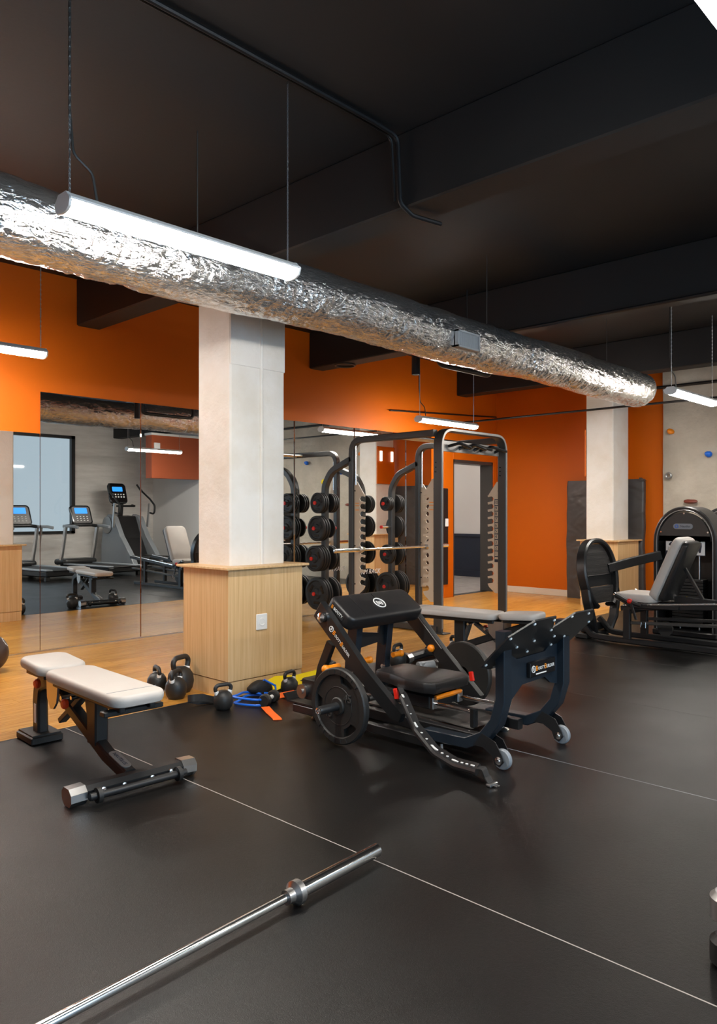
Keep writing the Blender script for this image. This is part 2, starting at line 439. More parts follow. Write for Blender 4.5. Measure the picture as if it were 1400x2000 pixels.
# mirror panels
mj = [3.085, 4.133, 5.19, 6.239, 7.3, 8.36, 8.95]
mn = ['second mirror panel from the left edge of the picture, with the full-height top', 'mirror panel cut by the near column', 'mirror panel hidden in part behind the near column plinth', 'mirror panel behind the left storage post of the rack', 'mirror panel behind the rack barbell', 'narrow mirror panel at the doorway end']
MTOP, MROT = 2.42, radians(.7)
for a, b, lb in zip(mj, mj[1:], mn):
    o = MB().bx(-(b-a)/2+.002, (b-a)/2-.002, -.0045, .0045, .012, MTOP).done('mirror_panel', 'mirror', None, False)
    o.location = ((a+b)/2, YM-.016, 0); o.rotation_euler = (0, 0, MROT)
    tag(o, lb, 'mirror', 'wall mirrors along the orange wall')
o = MB().bx(-1.25, 0, -.005, .005, .012, 2.03).done('mirror_panel', 'mirror', None, False)
o.location = (mj[0]-.002, YM-.018, 0); o.rotation_euler = (0, 0, radians(.9))
tag(o, 'shorter mirror panel at the left edge, topped by bright orange wall', 'mirror', 'wall mirrors along the orange wall')
struct('trim_20', MB().bx(1.8, 8.95, YM-.018, YM-.001, 0, .012), 'steel')

# ================================================================== LAMPS, DUCT, PIPES
def lamp_proto():
    L = thing('pendant_lamp', 'x', 'lamp')
    h = MB(); h.prism([(-.072, .0), (.072, .0), (.07, .01), (.032, .038), (-.032, .038), (-.07, .01)], (-.62, 0, 0), Y, Z, 1.24)
    h.done('lamp_housing', 'white_plastic', L, False)
    d = MB(); d.prism([(-.062, .0), (-.054, -.024), (-.036, -.036), (-.012, -.04), (.012, -.04), (.036, -.036), (.054, -.024), (.062, .0)], (-.612, 0, -.0005), Y, Z, 1.224)
    d.done('diffuser', 'lamp', L)
    for sx in (-.623, .611):
        e = MB(); e.prism([(-.068, .004), (-.058, -.026), (-.038, -.038), (-.012, -.043), (.012, -.043), (.038, -.038), (.058, -.026), (.068, .004), (.034, .04), (-.034, .04)], (sx, 0, 0), Y, Z, .012)
        e.done('end_cap', 'white_plastic', L)
    for sx in (-.59, .59):
        c = MB(); z = .05
        while z < 3.5-2.52:
            n = [(sx, 0, z), (sx+.004, 0, z+.006), (sx+.004, 0, z+.018), (sx, 0, z+.024), (sx-.004, 0, z+.018), (sx-.004, 0, z+.006)]
            if int(round(z/.02)) % 2: n = [(sx, p[0]-sx, p[2]) for p in n]
            c.tube(n, .0016, 4, closed=True); z += .02
        c.tube([(sx, 0, .05), (sx, 0, ZC-2.52)], .0018, 4)
        c.done('chain', 'steel', L)
    f = MB().tube(fillet([(-.47, 0, .05), (-.49, 0, .16), (-.57, .01, .22), (-.58, .02, .4), (-.58, .02, ZC-2.52)], .06), .006, 6)
    f.done('power_cable', 'charcoal', L)
    return L
lp = lamp_proto()
lamps = [((2.035, 3.02, 2.56), 'big bright lamp hanging in front of the foil duct'),
         ((2.13, 6.2, 2.6), 'lamp at the left edge, low over the orange wall, only its end in view'),
         ((8.18, 6.17, 2.49), 'lamp over the squat rack in front of the orange wall'),
         ((8.5, 3.1, 2.55), 'lamp at the right edge in front of the climbing wall'),
         ((2.47, .628, 2.56), 'lamp whose corner fills the top right corner of the picture'),
         ((4.9, -1.3, 2.55), 'unseen added lamp by the window, brightening the mirrored wall'),  # lamp added out of view to lift the wall in the mirror
         ((8.5, .5, 2.55), 'lamp over the treadmill end of the room, seen in the mirror')]
for i, (p, lb) in enumerate(lamps):
    o = lp if i == 0 else copy_tree(lp)
    place(o, p, 0, lb, 'long pendant lamps on chains')
# lamp of the back room
o = MB().bx(10.3, 11.1, 9.0, 9.08, 2.92, 2.98).done('ceiling_lamp', 'lamp', None, False); tag(o, 'lamp on the ceiling of the room through the doorway', 'lamp')

def foil_tube(x0, x1, y, z, r, nx, na):
    bm = MB(); rings = []
    for i in range(nx+1):
        x = x0+(x1-x0)*i/nx; ring = []
        e = min(1, (x1-x)/.06); rr = r*(1 - .12*(1-e)**2)
        sec = noise.noise((x*.9, 3.1, 0))
        for k_ in range(na):
            a = 2*pi*k_/na; cx_, cy_ = cos(a), sin(a)
            q = V((x*3.2, cx_*.9+5, cy_*.9)); q2 = V((x*9+a*.6, cx_*1.4, cy_*1.4+9)); q3 = V((x*26, cx_*3.2, cy_*3.2))
            amp = .25 + 1.3*max(0, noise.noise((x*1.7+7, cx_*1.1, cy_*1.1))+.12)
            d = .012*noise.noise(q) - .024*amp*abs(noise.noise(q2)) - .015*amp*abs(noise.noise(q3)) + .005*amp*noise.noise(q3*2.1)
            d += .006*sec - .012*max(0, -sin(a))*0
            ring.append((x, y+cx_*(rr+d), z+sin(a)*(rr+d) + .01*sin(x*2.1)))
        rings.append(ring)
    bm._faces(rings); return bm
duct = thing('foil_duct', 'long crinkled silver foil ventilation duct under the black ceiling', 'duct', (4, 3.8, 2.73))
foil_tube(-.6, 8.8, 3.8, 2.735, .2, 1000, 84).done('duct_sleeve', 'foil', duct)
for xx in (2.6, 5.6, 7.9):
    MB().cyl((xx, 3.8, 2.95), (xx, 3.8, ZC), .004, None, 6).done('hanger_rod', 'charcoal', duct)
gr = MB(); gx0, gx1, gy, gz0, gz1 = 4.86, 5.16, 3.575, 2.60, 2.735
for a in ((gx0, gx1, gz0, gz0+.014), (gx0, gx1, gz1-.014, gz1), (gx0, gx0+.014, gz0, gz1), (gx1-.014, gx1, gz0, gz1)): gr.bx(a[0], a[1], gy-.01, gy+.05, a[2], a[3])
grille = gr.done('vent_grille', 'vent_grey', duct, False)
MB().bx(gx0, gx1, gy+.02, gy+.03, gz0, gz1).done('vent_backing', 'charcoal', duct, False)
for i in range(11):
    xx = gx0+.026+i*.0248
    MB().box((xx, gy+.005, (gz0+gz1)/2), (.012, .016, gz1-gz0-.02), Mx.Rotation(.5, 3, 'Z')).done('slat', 'vent_grey', grille, False)

def pipe(label, path, r, name='ceiling_pipe', mat='pipe_black', fr_=.06, cat='pipe'):
    o = MB().tube(fillet(path, fr_), r, 8).done(name, mat); return tag(o, label, cat)
pipe('black conduit pair running along the ceiling and bending down the near beam', [(-.5, 2.95, ZC-.02), (3.2, 2.95, ZC-.02), (3.42, 2.95, ZC-.03), (3.42, 2.93, 3.12), (3.5, 2.9, 3.06), (3.72, 2.86, 3.06)], .014)
pipe('thin black cable beside the ceiling conduit', [(-.5, 2.99, ZC-.01), (3.15, 2.99, ZC-.01), (3.4, 2.98, ZC-.03), (3.42, 2.97, 3.14)], .008)
pipe('long thin black pipe crossing below the ceiling towards the right edge', [(6.35, 5.2, 3.05), (6.35, -.5, 3.05)], .017)
pipe('thin vertical rod dropping from the ceiling to the long pipe', [(6.35, 4.55, 3.04), (6.35, 4.55, ZC)], .009)
pipe('short black elbow pipe rising behind the foil duct', [(5.6, 4.6, 2.6), (5.6, 4.6, 3.0), (5.6, 5.1, 3.0)], .04, fr_=.1)
sp = thing('sprinkler', 'black vertical pipe with a pale sprinkler head above the foil duct', 'sprinkler', (5.75, 4.45, 3.1))
MB().tube(fillet([(5.75, 4.45, 3.1), (5.75, 4.45, 2.7), (6.62, 4.45, 2.7), (6.62, 4.45, 3.12)], .08), .024, 10).done('riser', 'pipe_black', sp)
MB().lathe([(.012, 0), (.02, .01), (.02, .04), (.008, .05), (.008, .07), (.022, .075), (.0, .08)], (5.75, 4.45, 3.1)).done('sprinkler_head', 'baseboard', sp)
pipe('black pipe under the far end of the duct along the back wall', [(9.2, 6.7, 2.62), (9.2, 2, 2.62)], .014)
pipe('black pipe running along the climbing wall top', [(10.5, 4.5, 3.02), (10.5, 0, 3.02)], .022)
pipe('dark conduit along the orange wall above the rack lamp', [(8.0, YM-.03, 2.72), (XB-.05, YM-.03, 2.86)], .012)
o = MB().tube([(6.62+.12*cos(a), 6.55+.12*sin(a), 3.09) for a in [2*pi*i/24 for i in range(24)]], .012, 6, closed=True).done('ceiling_ring', 'charcoal')
tag(o, 'round ring fitting under the black beam beside the near column', 'fitting')

# ================================================================== BACK WALL
climb = thing('climbing_wall', 'grey textured climbing wall panel on the right of the orange wall', 'climbing wall', (XB, 3, 0))
cw = MB(); n = 40; y0, y1 = .2, 4.29; rows = []
for i in range(n+1):
    y = y1 + (y0-y1)*i/n; ring = []
    for j in range(33):
        z = 3.34*j/32; d = .05 + .035*noise.noise((y*1.1, z*1.1, 2)) + .02*noise.noise((y*3.3, z*3.3, 5))
        zz = z if j < 32 else z + .02*noise.noise((y*7, 1, 1))
        ring.append((XB-d, y, zz))
    rows.append(ring)
cw._faces(rows, False, False); cw.bx(XB-.045, XB-.001, y0, y1, 0, 3.33)
cw.done('climbing_panel', 'climb', climb)
holds = [(4.16, 2.41, 'orange_plastic', 'orange climbing hold high on the left of the climbing wall', .05), (3.66, 2.07, 'blue_rubber', 'blue climbing hold at the right edge of the climbing wall', .05),
         (4.19, 1.80, 'silver_paint', 'round grey climbing hold with a hole on the climbing wall', .045), (3.88, 1.44, 'red_plastic', 'long dark red climbing hold just above the weight tower', .05),
         (3.2, 1.9, 'yellow_strap', 'yellow climbing hold seen only in the mirror', .06), (2.7, 2.3, 'blue_rubber', 'blue climbing hold seen only in the mirror', .05), (3.0, 1.0, 'grey_plastic', 'small grey climbing hold seen only in the mirror', .05)]
for y, z, m, lb, r in holds:
    if 'round grey' in lb:
        o = MB().tube([(XB-.11, y+.035*cos(a), z+.035*sin(a)) for a in [2*pi*i/16 for i in range(16)]], .017, 8, closed=True)
    else:
        o = MB().sphere((XB-.1, y, z), r, 14, (1.0, 1.9 if 'long' in lb else 1.05, .62 if 'long' in lb else .85))
        for v_ in o.b.verts:
            v_.co += (v_.co-V((XB-.1, y, z)))*.35*noise.noise(v_.co*14)
    bolt = o.done('climbing_hold', plain('dull_red', srgb(130, 62, 48), .5) if m == 'red_plastic' else m); tag(bolt, lb, 'climbing hold', 'climbing holds')
# crash mat leaning on the back wall
cm = thing('crash_mat', 'dark grey crash mat leaning on the orange wall behind the far column', 'crash mat', (10.5, 5.1, 0))
b_ = MB(); n = 18; rings = []
for i in range(n+1):
    z = 1.77*i/n
    wob = .02*noise.noise((z*3, 0, 7)); lean = .1*(z/1.77)
    e = .012 if i in (0, n) else 0
    pts = rrect(.1-e, 1.2-e, .03, 3)
    rings.append([(10.622+lean*.12+p[0]+.012*noise.noise((p[1]*4, z*4, p[0])), 5.14+p[1]+wob, z) for p in pts])
b_._faces(rings); b_.done('mat_cover', 'mat_vinyl', cm)
MB().prism([(0, 0), (.07, .0), (.075, .05), (.05, .03)], (10.56, 4.52, 1.74), Y, Z, .1).done('corner_flap', 'mat_vinyl', cm, False)
# dark panel and switch by the doorway
o = MB().bx(9.02, 9.32, YM-.05, YM-.004, .2, 1.66, .005).done('notice_board', 'black'); tag(o, 'narrow black board on the orange wall beside the doorway', 'board')
o = MB().bx(9.24, 9.31, YM-.062, YM-.051, 1.08, 1.2, .003).done('wall_switch', 'white_plastic'); tag(o, 'white switch on the black board beside the doorway', 'switch')
# things seen only in the mirror, high on the far side
bk = thing('bulkhead_box', 'rust orange hanging bulkhead with white top trim, seen in the mirror', 'bulkhead', (9.9, -1.0, 2.1))
MB().bx(9.3, 10.65, -1.1, -.86, 2.06, 3.02).done('box_panel', 'brown_wall', bk, False); MB().bx(9.28, 10.66, -1.12, -.84, 3.02, 3.07).done('top_trim', 'white_plastic', bk, False)
MB().bx(9.35, 9.5, -.86, -.83, 2.62, 2.85, .004).done('junction_box', 'white_plastic', bk)
ob = thing('orange_sign', 'bright orange board on the mirror side of the far column with two lights', 'sign', (10.21, 5.12, 1.8))
MB().bx(9.97, 10.45, 5.105, 5.125, 1.8, 2.46, .003).done('sign_board', 'orange_wall', ob)
for xx in (10.06, 10.36): MB().bx(xx-.025, xx+.025, 5.125, 5.15, 2.2, 2.38, .004).done('emergency_light', 'exit_glow', ob)

# ================================================================== SQUAT RACK
RX0, RX1, RY0, RY1, RYE = 6.5, 7.74, 5.03, 6.31, 6.78
rack = thing('squat_rack', 'charcoal squat rack with beige toothed hook plates behind the hip thrust machine', 'rack', ((RX0+RX1)/2, (RY0+RY1)/2, 0))
PS = .074
def post(pts, name='upright', r=.16, side=X, wd=PS, ht=PS, mat='charcoal', n=6):
    return MB().rtube(fillet(pts, r, n) if len(pts) > 2 else pts, wd, ht, side, .008).done(name, mat, rack)
# front arch, rear posts, long top beams
ar = post([(RX0, RY0, 0), (RX0, RY0, 2.19), (RX1, RY0, 2.19), (RX1, RY0, 0)], 'front_arch', .19, Y, .115, .034, n=9)
et = MB().rtube(fillet([(RX0, RY0-.0585, .05), (RX0, RY0-.0585, 2.19), (RX1, RY0-.0585, 2.19), (RX1, RY0-.0585, .05)], .19, 9), .003, .026, Y, .001)
et.done('arch_lit_edge', 'silver_paint', ar)  # pale strip imitating the lamplit front face of the charcoal arch
for x in (RX0, RX1):
    post([(x, RY1, 0), (x, RY1, 2.15), (x, RY0+.04, 2.15)], 'rear_upright', .16, X)
    post([(x, RY1, .04), (x, RY0, .04)], 'base_beam')
    MB().bx(x-.06, x+.06, RY0-.12, RY0+.06, 0, .012, .002).done('foot_plate', 'charcoal', rack)
    MB().bx(x-.06, x+.06, RY1-.06, RY1+.06, 0, .012, .002).done('foot_plate', 'charcoal', rack)
    post([(x, RY1, 1.93), (x, RYE-.12, 1.80), (x, RYE, 1.62), (x, RYE, 0)], 'storage_post', .25, X)
    MB().cyl((x, RY1-.055, 1.62), (x, RY1-.055, 2.1), .012).done('guide_rod', 'chrome', rack)
    hb = MB()
    for z in (1.73, 1.78, 1.83): hb.cyl((x-.04, RY0+.015, z), (x+.04, RY0+.015, z), .006, None, 8); hb.cyl((x, RY0-.04, z), (x, RY0+.04, z), .006, None, 8)
    hb.done('bolt', 'black_gloss', rack)
post([(RX0, RY1, 2.0), (RX1, RY1, 2.0)], 'rear_crossbeam', ht=.09)
post([(RX0, RY0+.38, 2.13), (RX1, RY0+.38, 2.13)], 'top_crossbar', wd=.05, ht=.05)
post([(RX0, RYE, .54), (RX1, RYE, .54)], 'storage_crossbeam', ht=.13)
post([(RX0, RYE, .07), (RX1, RYE, .07)], 'storage_crossbeam', ht=.07)
text('RM RACK', .085, (7.10, RYE-.039, .525), X, Z, 'white_print', rack, align='LEFT', shear=.25)
MB().bx(RX0+.03, RX1-.03, RY0+.03, RY0+.05, 1.96, 2.08, .003).done('grip_panel', 'silver_paint', rack)
for x0, zig in ((6.72, 1), (7.0, 1), (7.12, -1), (7.42, -1)):
    MB().tube(fillet([(x0, RY0+.03, 2.02), (x0+.05*zig, RY0-.08, 2.05), (x0+.2, RY0-.14, 2.0), (x0+.26, RY0-.02, 2.04), (x0+.2, RY0+.04, 2.0)], .04, 4), .017, 8).done('pull_up_grip', 'black', rack)
for y in (5.5, 5.62):
    MB().tube([(RX0, y, 2.14), (RX1, y, 2.14)], .02, 10).done('pull_up_bar', 'steel', rack)
# toothed hook plates
def hook_plate(x, ybase, d, z0, z1, w_, n):
    """d = +1 teeth point to +Y, -1 to -Y"""
    o = [(0, z0), (0, z1), (w_*.25, z1-.0), (w_*.95, z1-.16)]
    st = (z1-.16-z0-.1)/n; z = z1-.16
    for i in range(n):
        o += [(w_, z), (w_*.97, z-.02), (w_*.7, z-.012), (w_*.56, z-.022), (w_*.5, z-.045), (w_*.58, z-.07)]
        z -= st
        o.append((w_, z+.006))
    o += [(w_*.9, z-.03), (w_*.4, z0)]
    b = MB().prism([(p[0]*d, p[1]) for p in o], (x-.006, ybase, 0), Y, Z, .012)
    return b.done('hook_plate', 'beige_plate', rack, False)
HP = []
for x in (RX0, RX1):
    HP.append(hook_plate(x, RY1-.035, -1, .33, 1.66, .17, 12)); HP.append(hook_plate(x, RY0+.035, 1, .33, 1.66, .17, 12))
for i, h in enumerate(HP):
    x = RX0 if i < 2 else RX1; y = RY1-.085 if i % 2 == 0 else RY0+.085
    if i in (0, 1):
        q = MB()
        for z in (1.40, 1.37, 1.32): q.bx(x-.0085, x-.0062, y-.03, y+.03, z, z+.008)
        q.done('warning_print', 'orange_print', h, False)
    if i == 3:
        q = MB()
        for j in range(11): q.bx(x-.0085, x-.0062, y-.028, y+.022, 1.44-.068*j, 1.452-.068*j)
        q.bx(x-.0085, x-.0062, y+.018, y+.022, .74, 1.44); q.bx(x-.0085, x-.0062, y-.028, y+.022, .70, .735)
        q.done('height_scale', 'dark_print', h, False)
        for j in range(10): text(str(10-j) if j else '10', .055, (x-.0085, y, 1.412-.068*j), -Y, Z, 'dark_print', h, 'height_number')
    q = MB()
    for z in (.45, .9, 1.55): q.cyl((x-.012, RY1-.05 if i % 2 == 0 else RY0+.05, z), (x+.012, RY1-.05 if i % 2 == 0 else RY0+.05, z), .008, None, 8)
    q.done('bolt', 'black_gloss', h)

# weight plates on the storage horns (each plate is a thing of its own)
PLATE = {}
def plate_mesh(r, t):
    key = (r, t)
    if key not in PLATE:
        b = MB(); b.lathe([(.026, 0), (r*.9, 0), (r, t*.25), (r, t*.75), (r*.92, t), (r*.82, t), (r*.76, t*.62), (r*.36, t*.55), (r*.3, t*.95), (.027, t)], (0, 0, 0), X, 32)
        o = b.done('weight_plate', 'rubber'); 
        for a in (.5, 2.6, 4.7):
            g_ = MB(); g_.box((t*.66, r*.56*cos(a), r*.56*sin(a)), (.004, r*.5, r*.16), Mx.Rotation(a+pi/2, 3, 'X'), 0)
            g_.done('grip_slot', 'black_gloss', o, False)
        PLATE[key] = [o, False]
    o, used = PLATE[key]
    if used: return copy_tree(o)
    PLATE[key][1] = True; return o
hz = [1.41, 1.10, .735, .306]; hn = ['top', 'second', 'third', 'lowest']
sets = {0: ([(3, .127), (3, .155), (4, .158), (3, .197)], [(3, .12), (1, .12), (2, .15), (2, .19)]),
        1: ([(3, .095), (0, 0), (2, .13), (2, .19)], [(3, .125), (2, .15), (2, .158), (3, .2)])}
for side in (0, 1):
    x = (RX0, RX1)[side]; nm = ('left', 'right')[side]
    for j in range(4):
        ln = [(.2 if not c_ else .037+.012+c_*(.039 if r_ > .14 else .033)+.02) for c_, r_ in (sets[side][0][j], sets[side][1][j])]
        if j == 1: ln[1] += .06
        hr = MB().cyl((x-ln[0], RYE, hz[j]), (x+ln[1], RYE, hz[j]), .022, None, 14).done('storage_horn', 'chrome', rack)
        for e_, sx in ((-ln[0], -1), (ln[1], 1)): MB().cyl((x+e_, RYE, hz[j]), (x+e_+.014*sx, RYE, hz[j]), .023, None, 14).done('horn_cap', 'red_plastic', hr)
        for dirn, (cnt, r) in ((-1, sets[side][0][j]), (1, sets[side][1][j])):
            t = .036 if r > .14 else .03
            for c in range(cnt):
                o = plate_mesh(r - .004*(c % 2) if False else r, t)
                xx = x + dirn*(PS/2+.006+c*(t+.003))
                o.location = (xx, RYE, hz[j]); o.rotation_euler = (0, 0, pi if dirn < 0 else 0)
                pos = ['nearest the post', 'second out from the post', 'third out from the post', 'fourth out from the post'][c]
                tag(o, 'black plate, %s, %s side of %s horn, %s storage post' % (pos, 'outer' if (dirn < 0) == (side == 0) else 'inner', hn[j], nm), 'weight plate', 'weight plates stored on the squat rack')

def barbell(x0, x1, label, name='barbell'):
    """bar along local X from 0 to L"""
    L = x1-x0; o = thing(name, label, 'barbell')
    MB().cyl((.02, 0, 0), (L-.02, 0, 0), .0145, None, 18).done('bar_shaft', 'chrome', o)
    for s in (0, 1):
        a = (lambda d: d) if s == 0 else (lambda d: L-d)
        MB().lathe([(.018, 0), (.025, .004), (.025, .41), (.019, .415)], (a(0), 0, 0), X if s == 0 else -X, 22).done('sleeve', 'chrome', o)
        MB().lathe([(.03, .405), (.04, .41), (.04, .432), (.03, .44), (.024, .445), (.024, .47)], (a(0), 0, 0), X if s == 0 else -X, 22).done('collar', 'steel', o)
    for q in range(2):
        MB().cyl((.7+q*.5, 0, 0), (1.0+q*.5, 0, 0), .01475, None, 18).done('knurling', 'chrome', o)
    return o
bb1 = barbell(0, 2.2, 'chrome barbell lying on the black rubber floor in the foreground')
p1, p0 = V((2.105, 1.915, .041)), V((.857, 1.85, .041))
dv = (p0-p1).normalized(); bb1.location = p1; bb1.rotation_euler = (0, 0, atan2(dv.y, dv.x))
bb2 = barbell(0, 2.1, 'chrome barbell racked on the beige hooks of the squat rack')
bb2.location = (6.04, 6.145, .858)

# ================================================================== HIP THRUST MACHINE
BXC = 3.585
hm = thing('hip_thrust_machine', 'black hip thrust machine with padded lever arm and angled foot plate', 'exercise machine', (BXC, 2.95, 0))
def P(mb, name, mat='black', parent=hm, **k_): return mb.done(name, mat, parent, **k_)
# foot end: bent side frames, cross panel, foot plate, wheels
for sx in (-1, 1):
    xs = BXC+sx*.298
    pts = [(2.13, .70), (2.13, .35), (2.165, .235), (2.235, .15), (2.34, .098), (2.62, .09)]
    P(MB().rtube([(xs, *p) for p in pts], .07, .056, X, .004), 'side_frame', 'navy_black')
    wy, wz = 2.135, .052
    br = MB()
    for dx in (-.034, .034):
        br.prism([(2.235, .17), (2.155, .14), (2.12, .085), (2.105, .05), (2.13, .02), (2.16, .03), (2.175, .07), (2.23, .1), (2.29, .1)], (xs+dx-.003, 0, 0), Y, Z, .006)
    br = P(br, 'wheel_bracket', smooth=False)
    P(MB().lathe([(.012, -.014), (.047, -.014), (.052, -.008), (.052, .008), (.047, .014), (.012, .014)], (xs, wy, wz), X, 24), 'wheel', 'grey_plastic')
    P(MB().lathe([(.004, -.052), (.012, -.05), (.012, -.042), (.02, -.04), (.02, -.036), (.006, -.034), (.006, .05)], (xs, wy, wz), X, 12), 'axle_bolt', 'chrome')
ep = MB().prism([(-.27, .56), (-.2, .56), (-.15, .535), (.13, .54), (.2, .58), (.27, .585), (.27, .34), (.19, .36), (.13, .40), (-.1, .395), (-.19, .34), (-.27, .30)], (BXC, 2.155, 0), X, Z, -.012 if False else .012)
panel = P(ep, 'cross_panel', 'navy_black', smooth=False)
plq = P(MB().bx(BXC-.06, BXC+.2, 2.118, 2.1425, .425, .505, .003), 'name_plate', 'black_gloss')
def logo(s1, c, u, v, h, par):
    u, v = V(u).normalized(), V(v).normalized(); c = V(c)
    P(MB().tube([c + u*(h*.55*cos(a)) + v*(h*.55*sin(a)) for a in [2*pi*i/18 for i in range(18)]], h*.075, 5, closed=True), 'emblem_ring', 'white_print', par)
    text('B', h*.8, c, u, v, 'white_print', par, 'emblem')
    text('B', h*1.25, c+u*h*1.05, u, v, 'orange_print', par, align='CENTER')
    text('OOTY', h*.8, c+u*h*1.45-v*h*.08, u, v, 'white_print', par, align='LEFT')
    text('B', h*1.25, c+u*h*3.95, u, v, 'orange_print', par, align='CENTER')
    text('UILDER', h*.8, c+u*h*4.3-v*h*.08, u, v, 'white_print', par, align='LEFT')
logo('', (BXC-.03, 2.1165, .468), X, Z, .031, plq)
P(MB().bx(BXC-.005, BXC+.10, 2.116, 2.118, .436, .442), 'tag_line', 'white_print', plq, smooth=False)
w2 = sqrt(2); U45 = V((0, -1, 1)).normalized()
ow = [(-.42, .53), (-.43, .70), (-.31, .775), (-.11, .777), (-.015, .70), (.09, .776), (.29, .775), (.43, .70), (.41, .55), (.30, .51), (0, .505), (-.30, .50)]
fp = P(MB().prism([(a, (z-.6)*w2) for a, z in ow], (BXC, 2.12, .6), X, U45, .008), 'foot_plate', smooth=False)
bl = MB()
for a, z in ow + [(-.25, .62), (-.1, .64), (.12, .64), (.27, .62), (-.05, .56), (.2, .57)]:
    p = V((BXC+a*.93, 2.12, .6)) + U45*((.62+(z-.62)*.88-.6)*w2); nrm = X.cross(U45)
    bl.lathe([(.008, .004), (.009, .010), (.006, .014), (.0, .015)], p, nrm, 8)
P(bl, 'rivet', 'white_plastic', fp)
# base: two long rails, rear cross platform, adjuster feet
for sx in (-1, 1):
    P(MB().rtube([(BXC+sx*.2, 2.34, .09), (BXC+sx*.2, 3.62, .09)], .05, .06, X), 'base_rail')
    P(MB().rtube([(BXC+sx*.34, 2.55, .055), (BXC+sx*.34, 3.66, .055)], .04, .05, X), 'outer_rail')
    for y in (2.52, 3.5):
        P(MB().lathe([(.034, 0), (.036, .006), (.03, .014), (.01, .02), (.008, .05)], (BXC+sx*.3, y, 0), Z, 18), 'adjuster_foot', 'steel')
pt = MB(); pt.prism([(3.24, .085), (3.72, .085), (3.76, .13), (3.74, .134), (3.71, .095), (3.24, .095)], (BXC-.36, 0, 0), Y, Z, .72)
P(pt, 'rear_platform', smooth=False)
pt = MB(); pt.prism([(2.42, .12), (3.24, .12), (3.24, .13), (2.62, .13), (2.5, .118)], (BXC-.16, 0, 0), Y, Z, .32); P(pt, 'centre_tray', 'charcoal', smooth=False)
rb = P(MB().bx(BXC-.34, BXC-.06, 3.42, 3.6, .12, .25, .006), 'rear_housing'); 
P(MB().lathe([(.006, 0), (.009, .002), (.009, .01), (.0, .012)], (BXC-.3, 3.46, .25)).lathe([(.006, 0), (.009, .002), (.009, .01), (.0, .012)], (BXC-.22, 3.46, .25)).lathe([(.006, 0), (.009, .002), (.009, .01), (.0, .012)], (BXC-.26, 3.52, .25)), 'bolt', 'chrome', rb)
P(MB().cyl((BXC-.36, 3.58, .17), (BXC-.34, 3.58, .17), .045).cyl((BXC-.36, 3.58, .17), (BXC-.37, 3.58, .17), .018), 'roller', 'steel')
# pad support frame: two posts with gusset
for sx in (-1, 1):
    x = BXC+sx*.145
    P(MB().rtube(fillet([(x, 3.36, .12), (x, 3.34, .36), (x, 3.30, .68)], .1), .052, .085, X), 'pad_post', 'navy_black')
    P(MB().cyl((x-.03, 3.31, .3), (x-.045, 3.31, .3), .014).cyl((x-.045, 3.31, .3), (x-.05, 3.31, .3), .008), 'bolt', 'chrome')
P(MB().prism([(-.13, .66), (-.09, .64), (-.08, .54), (.07, .52), (.09, .6), (.13, .66), (.13, .43), (.06, .46), (-.13, .44)], (BXC, 3.325, 0), X, Z, .012), 'gusset_plate', smooth=False)
# lever arms: flat bars at both sides rising to the rear, hub shaft, plate horns
for sx in (-1, 1):
    x = BXC+sx*.375
    lv = [(3.43, .665), (3.365, .755), (3.0, .405), (2.72, .19), (2.74, .14), (2.80, .15), (3.08, .36)] if sx < 0 else [(3.43, .665), (3.365, .755), (3.0, .405), (2.72, .16), (2.74, .12), (2.80, .13), (3.08, .36)]
    la = P(MB().prism(lv, (x-.022, 0, 0), Y, Z, .044, .004), 'lever_arm', smooth=False)
    P(MB().rtube([(x-sx*.0225, 3.37, .75), (x-sx*.0225, 3.02, .415)], .006, .006, X, .001), 'edge_trim', 'silver_paint', la)
    P(MB().lathe([(.008, -.012), (.024, -.01), (.03, 0), (.03, .03), (.02, .034), (.008, .04)], (x+sx*.02, 3.335, .665), X*sx, 18), 'pivot_cap', 'chrome', la)
    P(MB().lathe([(.0, 0), (.03, 0), (.03, .06), (.0, .062)], (x, 3.01, .222), X*sx, 20), 'hub', 'black')
    hr = P(MB().lathe([(.0, 0), (.0235, 0), (.0235, .36), (.018, .372), (.0, .374)], (x, 3.01, .222), X*sx, 20), 'plate_horn', 'black')
    P(MB().lathe([(.019, .36), (.019, .378), (.012, .38), (.006, .376), (.006, .386), (0, .386)], (x, 3.01, .222), X*sx, 14), 'horn_cap', 'chrome', hr)
    py_, pz_ = (3.26, .37) if sx < 0 else (3.10, .41)
    px_ = BXC+sx*.40
    P(MB().cyl((px_-.055, py_, pz_), (px_+.055, py_, pz_), .02, None, 12).sphere((px_-.055, py_, pz_), .026, 12), 'band_peg', 'orange_plastic')
    P(MB().cyl((BXC+sx*.15-.03, 3.235, .38), (BXC+sx*.15+.05, 3.235, .38), .018, None, 12).sphere((BXC+sx*.15+.05, 3.235, .38), .023, 12), 'band_peg', 'orange_plastic')
    if sx < 0: P(MB().rtube(fillet([(BXC-.33, 3.48, .12), (BXC-.33, 3.42, .34), (BXC-.33, 3.34, .5)], .1), .035, .06, X), 'peg_post')
    clip = P(MB().box((BXC+sx*.36-.0, 2.79, .285 if sx < 0 else .27), (.018, .03, .06), Mx.Rotation(-.2, 3, 'X'), .004), 'clip', 'red_plastic')
la0 = [o for o in hm.children if o.name.startswith('lever_arm')][0]
dl = V((0, 3.0-3.365, .405-.755)).normalized(); up = V((0, dl.z, -dl.y)).normalized()
up = X.cross(dl); up = up if up.z > 0 else -up
logo('', V((BXC-.3985, 3.27, .60)), dl, -dl.cross(-X), .03, la0)
sh = P(MB().cyl((BXC-.36, 3.01, .222), (BXC+.36, 3.01, .222), .02), 'axle_shaft', 'steel')
